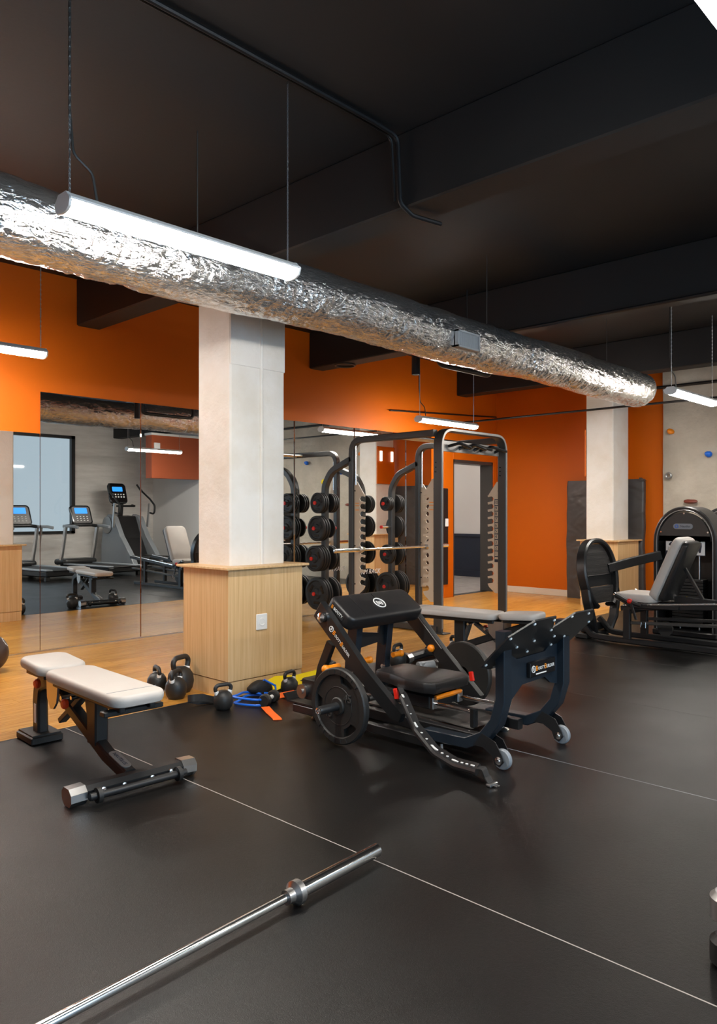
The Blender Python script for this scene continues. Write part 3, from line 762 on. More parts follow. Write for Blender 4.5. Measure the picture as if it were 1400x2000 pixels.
# hip pad
pv = V((0, 3.33-3.155, .785-.665)).normalized(); pn = X.cross(pv)
pc = V((BXC, (3.33+3.155)/2, (.785+.665)/2)) - pn*.095
pad = P(MB().pad(.69, .235, .095, .05, .022, pc, X, pv), 'hip_pad', 'vinyl_black')
rg = pc + pn*.0962 + X*.0
P(MB().tube([rg + X*(.042*cos(a)) + pv*(.042*sin(a)) for a in [2*pi*i/28 for i in range(28)]], .004, 5, closed=True), 'emblem_ring', 'white_print', pad)
text('B', .05, rg-X*.012, X, pv, 'white_print', pad, 'emblem'); text('B', .05, rg+X*.012, -X, -pv, 'white_print', pad, 'emblem')
for xx in (-.2, 0.0):
    P(MB().ribbon([pc + pn*.0958 + X*xx - pv*.09, pc + pn*.0958 + X*xx + pv*.09], .003, X, .0015), 'seam', 'black_gloss', pad)
lt = P(MB().box(pc + pn*.05 - X*.3452, (.003, .11, .03), Mx.Rotation(atan2(pv.z, pv.y), 3, 'X')), 'side_label', 'black_gloss', pad)
text('BOOTY', .026, pc+pn*.055-X*.3475, -pv, pn, 'white_print', lt); text('B', .034, pc+pn*.055-X*.3475+pv*.06, -pv, pn, 'orange_print', lt)
# seat with slide rails
so = [(-.165, 0), (.165, 0), (.2, .06), (.2, .2), (.15, .36), (.145, .5), (-.145, .5), (-.15, .36), (-.2, .2), (-.2, .06)]
sm = MB(); cx, cy = 0, .22
def inset(f): return fillet([(cx+(x-cx)*f, cy+(y-cy)*f, 0) for x, y in so+so[:1]], .05, 4)[:-1]
sm._faces([[(BXC+p.x, 2.665+p.y, .335-.055-.055*0+z + (.03*max(0, p.y-.25))) for p in inset(f)] for z, f in ((-.02, .9), (-.01, .985), (.01, 1), (.035, 1), (.047, .97), (.053, .9))])
P(sm, 'seat', 'vinyl_black')
for sx in (-1, 1):
    P(MB().cyl((BXC+sx*.12, 2.42, .2), (BXC+sx*.12, 3.2, .2), .012), 'slide_rod', 'chrome')
    P(MB().bx(BXC+sx*.12-.02, BXC+sx*.12+.02, 2.42, 2.45, .12, .225, .004), 'rod_bracket')
    P(MB().bx(BXC+sx*.12-.025, BXC+sx*.12+.025, 2.7, 2.78, .17, .24, .004), 'slide_block', 'steel')
P(MB().bx(BXC-.15, BXC+.12, 2.72, 3.1, .17, .245, .006), 'seat_carriage')
P(MB().tube(fillet([(BXC-.12, 2.7, .235), (BXC-.02, 2.66, .25), (BXC+.1, 2.69, .24)], .05), .014, 8), 'seat_lever', 'orange_plastic')
P(MB().cyl((BXC+.26, 3.14, .30), (BXC+.37, 3.10, .30), .028).box((BXC+.28, 3.13, .30), (.03, .05, .045)), 'lever_roller', 'grey_plastic')
# padded belt hanging off the left arm to the floor
bp = fillet([(3.235, 2.79, .31), (3.2, 2.72, .285), (3.13, 2.57, .16), (3.10, 2.42, .075), (3.075, 2.27, .05), (3.055, 2.15, .06), (3.05, 2.12, .06)], .12, 5)
bt = P(MB().rtube(bp[2:], .075, .034, V((1, .25, .25)), .012), 'belt_pad', 'vinyl_black')
stt = MB()
for i in range(4, len(bp)-2, 1):
    p = bp[i]; q = bp[min(i+1, len(bp)-1)]
    for t in (0, .33, .66):
        c = p.lerp(q, t); stt.box(c + V((-.012, -.004, .017)), (.008, .012, .004))
P(stt, 'belt_print', 'white_print', bt, smooth=False)
P(MB().ribbon([(3.24, 2.79, .3), (3.235, 2.77, .32), (3.2, 2.7, .27)], .035, V((1, .3, 0)), .004), 'belt_strap', 'black_strap')
P(MB().ribbon(fillet([(3.05, 2.13, .07), (3.055, 2.09, .072), (3.06, 2.075, .035), (3.055, 2.05, .012)], .015, 4), .05, V((1, .15, 0)), .005), 'belt_webbing', 'black_strap')
bk_ = MB().bx(3.022, 3.085, 2.028, 2.058, .002, .016, .003); bk_.tube([(3.045, 2.03, .008), (3.045, 2.008, .008), (3.062, 2.008, .008), (3.062, 2.03, .008)], .004, 6)
P(bk_, 'buckle', 'steel')
# the two big iron plates on its horns
def big_plate(sx, label):
    o = thing('weight_plate', label, 'weight plate', (BXC+sx*.60, 3.01, .222), 'iron plates on the hip thrust machine')
    a = X*sx; c = V((BXC+sx*.565, 3.01, .222)); r = .212
    pb = MB(); pb.lathe([(.1, .0), (r*.97, 0), (r, .008), (r, .036), (r*.97, .044), (r*.83, .044), (r*.80, .030), (r*.80, .012), (.1, .01)], c, a, 40); pb.done('rim', 'iron', o)
    # solid middle with three grip slots left open by lobes
    lob = []
    for i in range(72):
        t = 2*pi*i/72; f = .5+.5*cos(3*(t-.95)); lob.append(((.170 if f > .22 else .128)*cos(t), (.170 if f > .22 else .128)*sin(t)))
    md = MB().prism(lob, c + a*.008, Y*sx if False else Y, Z*1, .026) if sx > 0 else MB().prism([(-p, q) for p, q in lob], c + a*.008, -Y, Z, .026)
    md = md.done('centre_disc', 'iron', o)
    MB().lathe([(.0245, 0), (.05, 0), (.05, .04), (.044, .046), (.0245, .046)], c, a, 24).done('hub', 'iron', o)
    MB().tube([c + a*.0335 + Y*(.105*cos(t)) + Z*(.105*sin(t)) for t in [2*pi*i/40 for i in range(40)]], .0025, 5, closed=True).done('ring_line', 'rubber', o)
    text('45', .062, c + a*.0345 + Y*(-.075) + Z*.05, -Y*(1 if sx < 0 else -1), Z, 'charcoal', o, 'weight_number', depth=.006)
    text('45', .062, c + a*.0345 + Y*(.075) - Z*.05, -Y*(1 if sx < 0 else -1), Z, 'charcoal', o, 'weight_number', depth=.006)
    bb_ = MB()
    for j in range(26):
        t = 2*pi*j/26
        if 4 < j < 11 or 17 < j < 24: bb_.box(c + a*.045 + Y*(r*.9*cos(t)) + Z*(r*.9*sin(t)), (.004, .02, .012), Mx.Rotation(t, 3, 'X'))
    bb_.done('raised_print', 'iron', o, False)
    return o
big_plate(-1, 'large 45 iron plate on the near horn of the hip thrust machine')
big_plate(1, 'large iron plate on the far horn of the hip thrust machine, behind the seat')

# ================================================================== ADJUSTABLE BENCHES
def make_bench(label):
    """local x runs from the curved rear foot to the front cross foot"""
    o = thing('weight_bench', label, 'bench')
    D = lambda mb, n, m='black', p=o, **k_: mb.done(n, m, p, **k_)
    D(MB().pad(.84, .27, .058, .07, .022, (.21, 0, .41), X, Y), 'back_pad', 'vinyl_grey')
    u = V((1, 0, -.06)).normalized()
    D(MB().pad(.34, .27, .055, .07, .02, (-.40, 0, .428), u, Y), 'seat_pad', 'vinyl_grey')
    pb = [c for c in o.children if c.name.startswith('back_pad')][0]
    D(MB().ribbon([(.52, -.125, .4685), (.52, .125, .4685)], .003, X, .0012), 'seam', 'grey_plastic', pb)
    D(MB().bx(-.18, .58, -.09, -.06, .38, .41, .004), 'pad_rail'); D(MB().bx(-.18, .58, .06, .09, .38, .41, .004), 'pad_rail')
    D(MB().bx(.50, .55, -.15, .15, .365, .39, .004), 'front_crossbar')
    D(MB().bx(-.52, -.27, -.1, .1, .40, .425, .004), 'seat_plate')
    # rear leg: curved box post with foot
    D(MB().rtube(fillet([(-.57, 0, .05), (-.575, 0, .22), (-.56, 0, .32), (-.40, 0, .375)], .12, 8), .062, .085, Y, .012), 'rear_leg')
    D(MB().bx(-.70, -.47, -.09, .09, 0, .042, .006).bx(-.69, -.48, -.08, .08, .04, .05), 'rear_foot', 'rubber')
    D(MB().bx(-.585, -.555, -.0335, -.0315, .1, .21, .001), 'sticker', 'white_plastic')
    # sloping spine, vertical post, cross foot
    D(MB().rtube([(-.42, 0, .37), (.28, 0, .105), (.50, 0, .06)], .06, .06, Y, .008), 'spine')
    D(MB().rtube([(.16, 0, .14), (.16, 0, .385)], .07, .1, Y, .008), 'front_post')
    D(MB().rtube([(.53, -.25, .05), (.53, .25, .05)], .085, .066, X, .02), 'cross_foot')
    for sy in (-1, 1):
        D(MB().rtube([(.53, sy*.24, .048), (.53, sy*.315, .045)], .1, .082, X, .024), 'end_cap', 'steel')
        D(MB().lathe([(.018, -.012), (.034, -.01), (.034, .01), (.018, .012)], (.60, sy*.2, .045), Y, 18), 'roller_ring', 'rubber')
        D(MB().lathe([(0, 0), (.011, 0), (.012, .012), (.007, .014), (.007, .022), (0, .022)], (.578, sy*.07, .055), X, 10), 'bolt', 'chrome')
        D(MB().lathe([(0, 0), (.011, 0), (.012, .012), (.007, .014), (.007, .022), (0, .022)], (.578, sy*.17, .06), X, 10), 'bolt', 'chrome')
    D(MB().cyl((.60, -.24, .045), (.60, .24, .045), .017), 'front_bar')
    # name badge on the spine
    dsp = V((.22, 0, -.045)).normalized(); c = V((.40, 0, .1125)); nn = dsp.cross(Y)
    bd = D(MB().prism(rrect(.17, .05, .024, 5), c-nn*.002, dsp, Y, .005), 'name_badge', 'silver_paint', smooth=False)
    text('NAUTILUS', .027, c + nn*.0035, dsp, Y, 'dark_print', bd)
    # adjustment ladder, arc plate and knobs
    D(MB().prism([(-.27, .40), (-.12, .40), (-.14, .3), (-.18, .26), (-.22, .26), (-.26, .31)], (0, -.075, 0), X, Z, .012), 'arc_plate', 'steel', smooth=False)
    D(MB().prism([(-.27, .40), (-.12, .40), (-.14, .3), (-.18, .26), (-.22, .26), (-.26, .31)], (0, .075, 0), X, Z, .012), 'arc_plate', 'steel', smooth=False)
    for x, z, y in ((-.46, .345, -.05), (-.03, .315, -.075)):
        D(MB().lathe([(.0, 0), (.022, 0), (.026, .008), (.026, .02), (.018, .028), (0, .03)], (x, y, z), -Y, 16), 'adjust_knob', plain('red_orange_knob', srgb(235, 70, 25), .35) if 'red_orange_knob' not in bpy.data.materials else bpy.data.materials['red_orange_knob'])
    D(MB().rtube([(.02, 0, .36), (-.16, 0, .24), (-.27, 0, .17)], .045, .03, Y, .004), 'support_strut', 'charcoal')
    D(MB().rtube([(.06, .0, .40), (.10, 0, .28), (.13, 0, .2)], .05, .03, Y, .004), 'ladder_bar', 'charcoal')
    D(MB().cyl((-.1, -.08, .33), (-.1, .08, .33), .012), 'cross_pin', 'chrome'); D(MB().cyl((.05, -.09, .36), (.05, .09, .36), .01), 'cross_pin', 'chrome')
    return o
b1 = make_bench('pale grey padded bench at the left on the edge of the rubber floor')
place(b1, (1.875, 3.76, 0), radians(-92.5))
b2 = copy_tree(b1)
place(b2, (5.35, 3.72, 0), radians(98), 'pale grey padded bench behind the foot plate of the hip thrust machine')
b1['group'] = b2['group'] = 'pale grey benches'

# ================================================================== KETTLEBELLS AND BANDS
def make_kb(r, h, label):
    """r body radius, h total height"""
    o = thing('kettlebell', label, 'kettlebell', (0, 0, 0), 'kettlebells on the floor')
    MB().lathe([(r*.62, 0), (r*.7, .003), (r*.9, r*.35), (r, r*.85), (r*.93, r*1.35), (r*.7, r*1.72), (r*.4, r*1.9), (0, r*1.94)], (0, 0, 0), Z, 24).done('body', 'iron', o)
    hw = r*.86; t = r*.2
    MB().tube(fillet([(-hw*.75, 0, r*1.45), (-hw*1.05, 0, h*.82), (-hw*.7, 0, h-t), (hw*.7, 0, h-t), (hw*1.05, 0, h*.82), (hw*.75, 0, r*1.45)], r*.5, 5), t, 10).done('handle', 'iron', o)
    for sx in (-1, 1): MB().lathe([(t*1.02, -.012), (t*1.16, -.01), (t*1.16, .01), (t*1.02, .012)], (sx*hw*.84, 0, r*1.72), (sx*.25, 0, 1), 12).done('colour_band', 'white_plastic', o)
    return o
kb = [((3.10, 4.74), .095, .27, .3, 'largest kettlebell, at the back of the three by the near column'),
      ((2.97, 4.60), .076, .205, .5, 'kettlebell with white bands in front of the largest one'),
      ((2.985, 4.87), .072, .19, 1.3, 'kettlebell half hidden on the left of the three by the near column'),
      ((3.02, 4.12), .065, .175, -.2, 'kettlebell with white bands beside the blue tube'),
      ((3.59, 4.11), .064, .175, .2, 'plain kettlebell in front of the yellow strap'),
      ((4.13, 4.28), .078, .21, 1.0, 'dark kettlebell behind the hip thrust machine, the farther of two'),
      ((4.02, 4.12), .07, .17, .4, 'kettlebell with yellow trim behind the rear of the hip thrust machine'),
      ((4.86, 4.19), .075, .2, .2, 'left of two kettlebells by the far bench, seen in the mirror'),
      ((5.53, 4.08), .075, .2, 1.4, 'right of two kettlebells by the far bench, seen in the mirror')]
for (x, y), r, h, a, lb in kb:
    k_ = make_kb(r, h, lb); place(k_, (x, y, 0), a)
def strap(name, path, wd, side, mat, label, cat, fr_=.03, thick=.003):
    o = MB().ribbon(fillet(path, fr_, 5), wd, side, thick).done(name, mat); return tag(o, label, cat)
strap('strap_loop', [(3.10, 4.28, .02), (2.97, 4.33, .025), (2.88, 4.34, .055), (2.89, 4.28, .07), (2.97, 4.28, .06), (3.08, 4.24, .02)], .045, V((.1, .2, 1)), 'black_strap', 'black webbing loop left of the kettlebell beside the blue tube', 'strap')
bt_ = [(3.02, 4.02, .012)]
pts = []
for i in range(64):
    t = i/63*4*pi; f = i/63
    pts.append((3.27+.15*cos(t+.6)+.03*f, 4.12+.12*sin(t+.6)+.03*sin(3*t), .012+.045*max(0, sin(t*.5+.3))))
pts += [(3.46, 4.10, .03), (3.50, 4.16, .07), (3.45, 4.22, .11), (3.42, 4.25, .06), (3.4, 4.2, .015)]
tb = thing('resistance_tube', 'blue rubber resistance tube coiled on the floor by the near column', 'resistance tube', (3.27, 4.12, 0))
MB().tube(pts, .008, 8).done('tube', 'blue_rubber', tb)
MB().cyl((3.4, 4.2, .018), (3.49, 4.26, .018), .017).done('handle', 'black_strap', tb)
db = thing('dumbbell', 'small black dumbbell lying among the bands with one round end facing out', 'dumbbell', (3.29, 3.99, 0))
dd = V((.55, .25, 0)).normalized()
for s in (0, .13): MB().lathe([(0, 0), (.036, 0), (.042, .008), (.042, .04), (.036, .048), (0, .048)], V((3.23, 3.96, .042)) + dd*s, dd, 20).done('head', 'iron', db)
MB().cyl(V((3.23, 3.96, .042))+dd*.04, V((3.23, 3.96, .042))+dd*.14, .015).done('grip', 'white_plastic', db)
b_ = MB().sphere((3.43, 4.235, .05), .075, 18, (1.25, .8, .68))
for v_ in b_.b.verts: v_.co += (v_.co-V((3.43, 4.235, .05)))*.5*noise.noise(v_.co*11); v_.co.z = max(.002, v_.co.z)
tag(b_.done('strap_bundle', 'black_strap'), 'crumpled black nylon strap bundle behind the dumbbell', 'strap')
ys = strap('yellow_strap', [(3.50, 4.28, .03), (3.62, 4.27, .06), (3.78, 4.22, .05), (3.93, 4.16, .075), (4.0, 4.10, .05)], .13, V((.25, .85, .5)), 'yellow_strap', 'wide yellow strap with a black diamond print on the floor', 'strap', .05)
for x, y, z in ((3.78, 4.175, .055),): MB().prism([(-.05, 0), (0, .022), (.05, 0), (0, -.022)], (x, y-.03, z+.012), (1, -.3, 0), (.2, .85, .5), .002).done('diamond_print', 'black_strap', ys, False)
strap('orange_band', [(3.47, 4.09, .014), (3.56, 4.03, .03), (3.66, 4.05, .02), (3.80, 4.10, .05), (3.86, 4.12, .03)], .05, V((.3, .8, .5)), 'orange_strap', 'orange fabric band under the yellow strap', 'strap', .03)
strap('orange_strap', [(3.22, 3.93, .012), (3.17, 3.82, .006), (3.11, 3.68, .004), (3.09, 3.65, .004)], .055, V((1, -.45, 0)), 'orange_strap', 'flat orange strap end lying on the black rubber floor', 'strap', .03)
bl_ = thing('medicine_ball', 'dark brown medicine ball at the left edge of the picture by the mirror', 'ball', (2.40, 6.45, 0))
MB().sphere((2.40, 6.45, .155), .155, 32).done('ball_body', plain('brown_leather', srgb(62, 46, 42), .4, 0, .3, 250), bl_)
MB().lathe([(.0, .1535), (.04, .15), (.042, .148), (0, .146)], (2.40, 6.45, .155), V((.75, -.35, .55)), 20).done('logo_patch', 'white_print', bl_)
db = thing('dumbbell', 'grey and black dumbbell standing on end at the right edge of the foreground', 'dumbbell', (2.318, .735, 0))
for z, m in ((0, 'rubber'), (.125, 'silver_paint')):
    MB().lathe([(.045, 0), (.06, .012), (.06, .07), (.045, .085), (0, .085)], (2.318, .735, z)).done('head', m, db)
MB().cyl((2.318, .735, .07), (2.318, .735, .14), .03).done('grip', 'charcoal', db)

# ================================================================== SEATED LEG PRESS AND TOWERS
LX = 7.42
lg = thing('leg_press_machine', 'black seated leg press with pale grey seat and ribbed foot plate', 'exercise machine', (LX, 3.1, 0))
Q = lambda mb, n, m='black', p=lg, **k_: mb.done(n, m, p, **k_)
# foot plate: rounded shield in a plane leaning back
fu = V((0, .16, 1)).normalized()
FC = V((LX+.08, 3.70, .64))
def shield(f, cut0=-.37, cut1=.37):
    o = []
    for i in range(48):
        a = 2*pi*i/48; c_, s_ = cos(a), sin(a)
        x = .345*abs(c_)**.85*(1 if c_ > 0 else -1); z = .36*abs(s_)**.9*(1 if s_ > 0 else -1)
        x *= 1 - .12*max(0, -s_)
        o.append((x*f, max(cut0, min(cut1, z*f))))
    return o
sp_ = [(FC + X*a + fu*b) for a, b in shield(1)]
Q(MB().rtube(sp_[-8:]+sp_[:33], .11, .05, fu.cross(X), .016), 'shield_rim')
for sx in (-1, 1):
    Q(MB().rtube(fillet([FC+X*sx*.318-fu*.12, FC+X*sx*.32-fu*.25, FC+X*sx*.25-fu*.45+Y*.02, FC+X*sx*.17-fu*.585+Y*.06], .12), .10, .05, fu.cross(X), .014), 'shield_leg')
top = [(a*.95, b) for a, b in shield(.9) if b > .02]
top = [(.318, .0)] + top + [(-.318, 0)]
Q(MB().prism(top, FC+Y*.015, X, fu, .03), 'upper_tread', 'tread', smooth=False)
Q(MB().prism([(-.285, -.12), (.285, -.12), (.26, -.29), (-.26, -.29)], FC+Y*.02, X, fu, .03), 'lower_tread', 'tread', smooth=False)
rbs = MB(); rn = X.cross(fu)
for i_ in range(27):
    zz = .012+i_*.0118; hw_ = .308*max(.0, 1-(max(0, zz)/.335)**2.2)**.5
    if hw_ > .03: rbs.box(FC + Y*.015 + rn*.031 + fu*zz, (hw_*2-.02, .005, .0055))
for i_ in range(13): rbs.box(FC + Y*.02 + rn*.031 - fu*(.13+i_*.012), (.52, .005, .0055))
Q(rbs, 'tread_ribs', 'charcoal', smooth=False, kind='stuff')
Q(MB().prism([(-.31, .0), (.31, .0), (.29, -.12), (-.29, -.12)], FC+Y*.03, X, fu, .02), 'tread_bridge', smooth=False)
Q(MB().bx(LX-.12, LX+.3, 3.72, 3.80, .06, .14, .006), 'foot_crossbeam')
Q(MB().bx(LX-.16, LX+.34, 3.70, 3.84, 0, .05, .006), 'floor_foot', 'rubber')
# lever arm to the tower
Q(MB().rtube([(LX+.3, 3.70, .70), (LX+.5, 3.55, .76), (8.085, 3.29, .84)], .05, .095, V((.45, .9, 0)), .006), 'lever_arm')
# floor rails and carriage rails
for sx in (-1, 1):
    x = LX+sx*.2
    Q(MB().rtube(fillet([(x, 3.75, .18), (x, 3.62, .05), (x, 3.4, .04), (x, 1.9, .04)], .12), .055, .055, X, .01), 'floor_rail')
    Q(MB().rtube([(x, 3.32, .355), (x, 1.75, .49)], .035, .045, X, .006), 'carriage_rail', 'black')
    Q(MB().cyl((x, 3.3, .385), (x, 1.8, .515), .013), 'rail_strip', 'chrome')
    Q(MB().rtube([(x, 3.22, .22), (x, 1.8, .30)], .03, .03, X, .005), 'lower_rail', 'charcoal')
    Q(MB().rtube([(x, 3.26, .04), (x, 3.26, .35)], .05, .07, X, .006), 'support_post')
    Q(MB().rtube([(x, 2.2, .04), (x, 2.2, .44)], .05, .06, X, .006), 'support_post')
Q(MB().bx(LX-.2, LX+.2, 3.24, 3.3, .3, .36, .004), 'end_beam')
Q(MB().cyl((LX-.05, 2.95, .17), (LX-.02, 2.95, .17), .07), 'pulley', 'rubber')
# seat and back
su = V((0, -1, .0)); 
Q(MB().pad(.44, .42, .085, .1, .03, (LX, 3.20, .42), -X, V((0, -1, .0))), 'seat', 'vinyl_grey')
bu = V((0, -.40, .92)).normalized()
bkp = Q(MB().pad(.42, .66, .09, .09, .03, V((LX, 2.99, .43)) + bu*.33 , -X, bu), 'backrest', 'vinyl_grey')
Q(MB().pad(.36, .62, .05, .05, .01, V((LX, 2.935, .42)) + bu*.33, -X, bu), 'back_shell', 'black')
Q(MB().rtube([(LX, 2.87, .46), (LX, 2.5, .45)], .06, .06, X).rtube([(LX, 2.78, .76), (LX, 2.6, .45)], .03, .03, X), 'back_brace')
for sx in (-1, 1):
    Q(MB().rtube([(LX+sx*.23, 3.36, .47), (LX+sx*.23, 3.2, .39), (LX+sx*.23, 2.75, .40)], .03, .035, X, .005), 'seat_frame')
    Q(MB().tube(fillet([(LX+sx*.24, 3.36, .485), (LX+sx*.24, 3.24, .43), (LX+sx*.24, 3.1, .40)], .05), .019, 10), 'hand_grip', 'rubber')
    Q(MB().cyl((LX+sx*.24, 3.36, .485), (LX+sx*.24, 3.375, .492), .021), 'grip_cap', 'chrome')
Q(MB().rtube([(LX-.25, 3.2, .42), (LX-.25, 3.15, .26)], .012, .025, X, .002), 'release_lever', 'black')
Q(MB().sphere((LX-.25, 3.215, .435), .026, 12), 'lever_knob', 'red_plastic')
Q(MB().tube([(LX-.24, 3.10, .24), (LX-.24, 3.06, .24), (LX-.24, 3.06, .19), (LX-.24, 3.11, .19)], .006, 6, closed=True), 'latch', 'chrome')
Q(MB().cyl((LX-.05, 2.4, 0), (LX-.05, 2.4, .12), .06, .075), 'cup', plain('pale_blue_plastic', srgb(120, 150, 165), .4)) if False else None

def tower(xf, yc, label):
    """weight stack tower; front faces -X"""
    o = thing('weight_tower', label, 'exercise machine', (xf+.2, yc, 0))
    T = lambda mb, n, m='black', p=o, **k_: mb.done(n, m, p, **k_)
    W, H, DP = .30, 1.335, .36
    arch = [(yc+W, .02)] + [(yc+W*cos(a), H-.34+.34*sin(a)) for a in [pi*i/18 for i in range(19)]] + [(yc-W, .02)]
    T(MB().rtube([(xf+.18, *p) for p in arch], DP, .05, X, .012), 'outer_shroud', 'black')
    T(MB().rtube([(xf-.001, *[p[0]+(yc-p[0])*.04, p[1]-.015]) for p in arch], .012, .01, X, .003), 'shroud_edge', 'silver_paint')
    hd = [(yc+W-.035, 1.05)] + [(yc+(W-.035)*cos(a), H-.34+.3*sin(a)) for a in [pi*i/18 for i in range(19)]] + [(yc-W+.035, 1.05)]
    h = T(MB().prism([(-p[0], p[1]) for p in hd], (xf+.035, 0, 0), -Y, Z, .03), 'head_panel', 'charcoal', smooth=False)
    bd = T(MB().prism(rrect(.2, .058, .028, 5), (xf+.006, yc+.01, 1.15), -Y, Z, .01), 'badge', 'grey_plastic', h, smooth=False)
    text('Nautilus', .03, (xf-.0045, yc-.015, 1.15), -Y, Z, 'dark_print', bd)
    T(MB().tube([(xf-.005, yc+.075+.016*cos(a), 1.15+.016*sin(a)) for a in [2*pi*i/14 for i in range(14)]], .003, 5, closed=True), 'badge_emblem', 'blue_rubber', bd)
    bo = MB()
    for y, z in ((yc, 1.285), (yc+.24, 1.09), (yc-.24, 1.09)): bo.lathe([(0, 0), (.009, .002), (.009, .008), (0, .008)], (xf+.005, y, z), -X, 10)
    T(bo, 'bolt', 'chrome', h)
    # instruction placard
    pl = T(MB().bx(xf+.03, xf+.036, yc-.205, yc+.205, .845, 1.045, .001), 'placard', 'dark_print', h, smooth=False)
    for a, b, m in ((.198, .085, 'white_print'), (.078, -.048, 'white_print'), (-.056, -.2, 'white_plastic')): T(MB().bx(xf+.0285, xf+.03, yc+b, yc+a, .852 if m == 'white_plastic' else .892, 1.015), 'placard_field', m, pl, smooth=False)
    text('SEATED LEG PRESS', .024, (xf+.0288, yc, 1.031), -Y, Z, 'white_print', pl)
    fg = MB()
    for yo in (-.10, -.15):
        c = V((xf+.0265, yc+yo, .942)); fg.sphere(c+Z*.055, .011, 10, (.15, 1, 1.15))
        fg.prism([(-.018, .04), (.018, .04), (.02, .0), (.012, -.05), (.009, -.065), (-.009, -.065), (-.012, -.05), (-.02, .0)], c, -Y, Z, .001)
    for yo in (.14, .02):
        c = V((xf+.0265, yc+yo, .962)); fg.sphere(c+Z*.03-Y*.01, .009, 10, (.15, 1, 1.1)); fg.prism([(-.012, .018), (.012, .022), (.02, -.01), (.045, -.012), (.045, -.02), (.0, -.03), (-.03, -.005)], c, -Y, Z, .001)
    for j in range(3): fg.bx(xf+.0275, xf+.0285, yc+.1, yc+.18, .90+j*.012, .904+j*.012)
    T(fg, 'pictogram', 'dark_print', pl, smooth=False)
    # weight stack, guide rods, base
    for y in (yc-.1, yc+.1): T(MB().cyl((xf+.16, y, .03), (xf+.16, y, 1.0), .012), 'guide_rod', 'steel')
    for j in range(15):
        T(MB().bx(xf+.09, xf+.24, yc-.16, yc+.16, .1+j*.033, .13+j*.033, .003), 'stack_plate', 'iron')
    T(MB().cyl((xf+.085, yc-.01, .4), (xf+.05, yc-.01, .4), .008).cyl((xf+.05, yc-.01, .4), (xf+.02, yc-.01, .4), .014), 'selector_pin', 'yellow_strap')
    T(MB().bx(xf-.02, xf+.4, yc-.33, yc+.33, 0, .06, .01), 'tower_base', 'black')
    T(MB().bx(xf+.32, xf+.34, yc-.28, yc+.28, .06, 1.0), 'rear_panel', 'black', smooth=False)
    return o
tower(8.1, 3.045, 'weight stack tower with placard beside the leg press')
tower(9.35, 3.05, 'second weight stack tower at the right edge, behind the first')

# ================================================================== CARDIO MACHINES (seen in the mirror)
def make_treadmill(label):
    """local +y = running direction, origin on the floor under the deck centre"""
    o = thing('treadmill', label, 'treadmill', (0, 0, 0), 'treadmills facing the window')
    D = lambda mb, n, m='black', p=o, **k_: mb.done(n, m, p, **k_)
    D(MB().bx(-.40, .40, -.95, .75, .08, .19, .02), 'deck')
    D(MB().bx(-.26, .26, -.96, .6, .185, .197, .004), 'running_belt', 'rubber')
    for s in (-1, 1):
        D(MB().bx(s*.27, s*.40, -.94, .62, .188, .215, .006), 'side_rail', 'grey_plastic')
        D(MB().rtube(fillet([(s*.38, .78, .1), (s*.38, .62, .7), (s*.38, .56, .98)], .1), .05, .09, X, .012), 'upright', 'steel')
        D(MB().rtube(fillet([(s*.38, .64, 1.0), (s*.38, .3, 1.0), (s*.38, .12, .98)], .06), .045, .06, X, .012), 'handrail', 'grey_plastic')
        D(MB().bx(s*.36-.04, s*.36+.04, -.93, -.85, 0, .08, .006).bx(s*.36-.04, s*.36+.04, .7, .8, 0, .09, .006), 'foot', 'rubber')
    D(MB().pad(.84, .42, .13, .1, .05, (0, .78, .17), X, Y), 'motor_hood', 'black')
    u = V((0, .35, .94)).normalized()
    cn = D(MB().pad(.5, .44, .06, .08, .02, (0, .62, 1.22), X, u), 'console', 'black_gloss')
    nn = X.cross(u)
    D(MB().prism(rrect(.3, .13, .015, 3), V((0, .62, 1.22)) + nn*.0605 + u*.09, X, u, .003), 'screen', 'screen', cn, smooth=False)
    D(MB().prism(rrect(.42, .37, .05, 4), V((0, .62, 1.22)) + nn*.0595, X, u, .0015), 'console_face', plain('console_grey', srgb(88, 84, 84), .4) if 'console_grey' not in bpy.data.materials else bpy.data.materials['console_grey'], cn, smooth=False)
    k_ = MB()
    for i in range(4):
        for j in range(3): k_.box(V((0, .62, 1.22)) + nn*.062 + X*(-.12+i*.08) + u*(-.04-j*.045), (.03, .006, .016), None)
    D(k_, 'key', 'white_plastic', cn, smooth=False)
    D(MB().tube(fillet([(-.38, .58, 1.0), (-.2, .5, 1.02), (.2, .5, 1.02), (.38, .58, 1.0)], .1), .035, 10), 'crossbar', 'black')
    return o
t1 = make_treadmill('treadmill with lit blue screen in the middle of the left mirror')
place(t1, (8.0, -.85, 0), pi-.1)
t2 = copy_tree(t1); place(t2, (6.72, -.8, 0), pi-.1, 'treadmill cut by the mirrored column at the left edge')
el = thing('elliptical_trainer', 'tall grey elliptical trainer with swinging arms, seen in the mirror', 'elliptical trainer', (9.35, -1.7, 0))
E_ = lambda mb, n, m='black', p=el, **k_: mb.done(n, m, p, **k_)
ex, ey = 9.35, -1.7
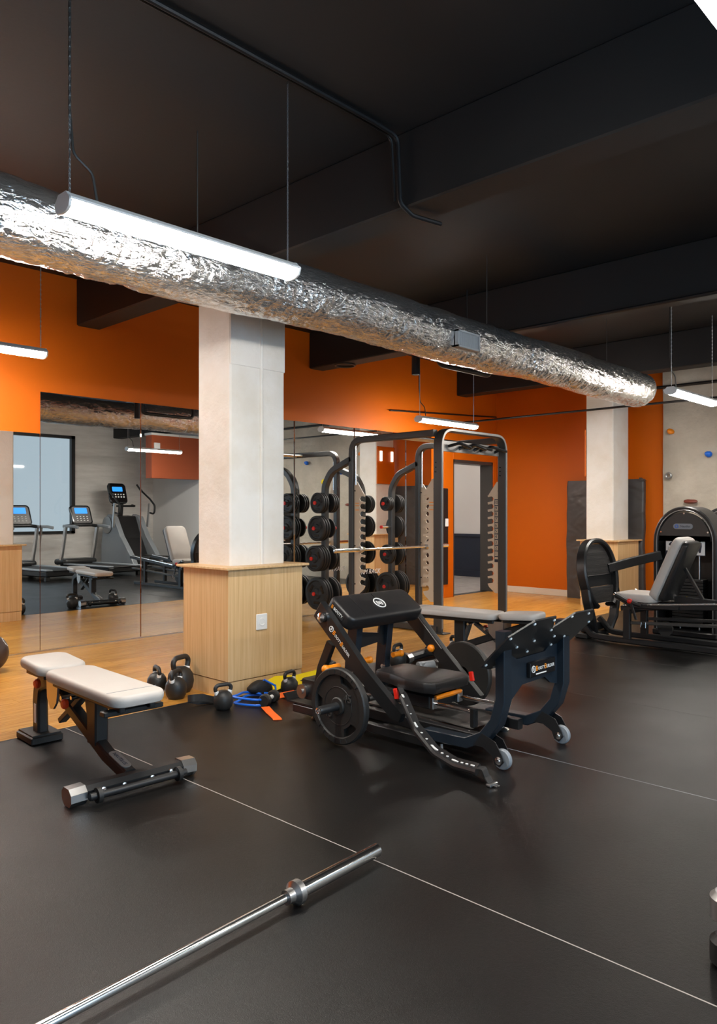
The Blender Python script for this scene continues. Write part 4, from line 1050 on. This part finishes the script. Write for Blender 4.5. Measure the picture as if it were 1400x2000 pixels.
for s in (-1, 1):
    pr = [(-.75, .08), (-.75, .5), (-.62, 1.12), (-.45, 1.25), (-.2, 1.2), (.1, .75), (.55, .3), (.7, .08)]
    E_(MB().prism([(p[0], p[1]) for p in pr], (ex+s*.32-.06, ey, 0), Y, Z, .12, .02), 'side_shell', 'grey_plastic', smooth=False)
    E_(MB().lathe([(0, 0), (.19, 0), (.2, .015), (.17, .02), (0, .02)], (ex+s*.385, ey-.45, 1.0), X*s, 28), 'pivot_disc', 'silver_paint')
    E_(MB().rtube(fillet([(ex+s*.44, ey-.1, .95), (ex+s*.44, ey-.02, 1.5)], .1), .05, .07, X, .012), 'swing_arm', 'steel')
    E_(MB().tube(fillet([(ex+s*.44, ey+.0, 1.28), (ex+s*.44, ey+.18, 1.25), (ex+s*.44, ey+.2, 1.45), (ex+s*.44, ey+.0, 1.6), (ex+s*.42, ey-.3, 1.78), (ex+s*.36, ey-.42, 1.95)], .09, 5), .022, 10), 'grip_loop', 'rubber')
    E_(MB().rtube([(ex+s*.2, ey+.2, .3), (ex+s*.2, ey+1.0, .25)], .1, .05, X, .01), 'pedal_arm', 'charcoal')
    E_(MB().pad(.15, .4, .04, .05, .012, (ex+s*.2, ey+.85, .28), X, Y), 'pedal', 'rubber')
E_(MB().prism([(-.7, .08), (-.7, .7), (-.6, 1.22), (-.3, 1.2), (-.05, .7), (.2, .3), (.25, .08)], (ex-.26, ey, 0), Y, Z, .52, .02), 'centre_shell', 'black', smooth=False)
E_(MB().bx(ex-.35, ex+.35, ey-.85, ey-.7, 0, .09, .01).bx(ex-.3, ex+.3, ey+1.0, ey+1.1, 0, .08, .01), 'floor_beam', 'rubber')
E_(MB().rtube([(ex, ey+1.05, .05), (ex, ey-.78, .05)], .1, .07, X, .01), 'base_beam')
E_(MB().rtube([(ex, ey-.55, 1.2), (ex, ey-.5, 1.55)], .1, .08, X, .01), 'mast', 'black')
u = V((0, -.3, .95)).normalized(); nn = (-X).cross(u)
cc = V((ex-.12, ey-.5, 1.72)); cs = E_(MB().pad(.46, .5, .06, .09, .02, cc, -X, u), 'console', 'black_gloss')
E_(MB().prism(rrect(.26, .11, .015, 3), cc + nn*.0605 + u*.1, -X, u, .003), 'screen', 'screen', cs, smooth=False)
k_ = MB()
for i in range(5):
    for j in range(2): k_.box(cc + nn*.062 + X*(-.14+i*.07) + u*(-.03-j*.06), (.035, .006, .03))
E_(k_, 'key', 'white_plastic', cs, smooth=False)
E_(MB().tube(fillet([(ex-.25, ey-.45, 1.46), (ex-.25, ey-.3, 1.44), (ex+.25, ey-.3, 1.44), (ex+.25, ey-.45, 1.46)], .06), .025, 8), 'reading_rack', 'black')
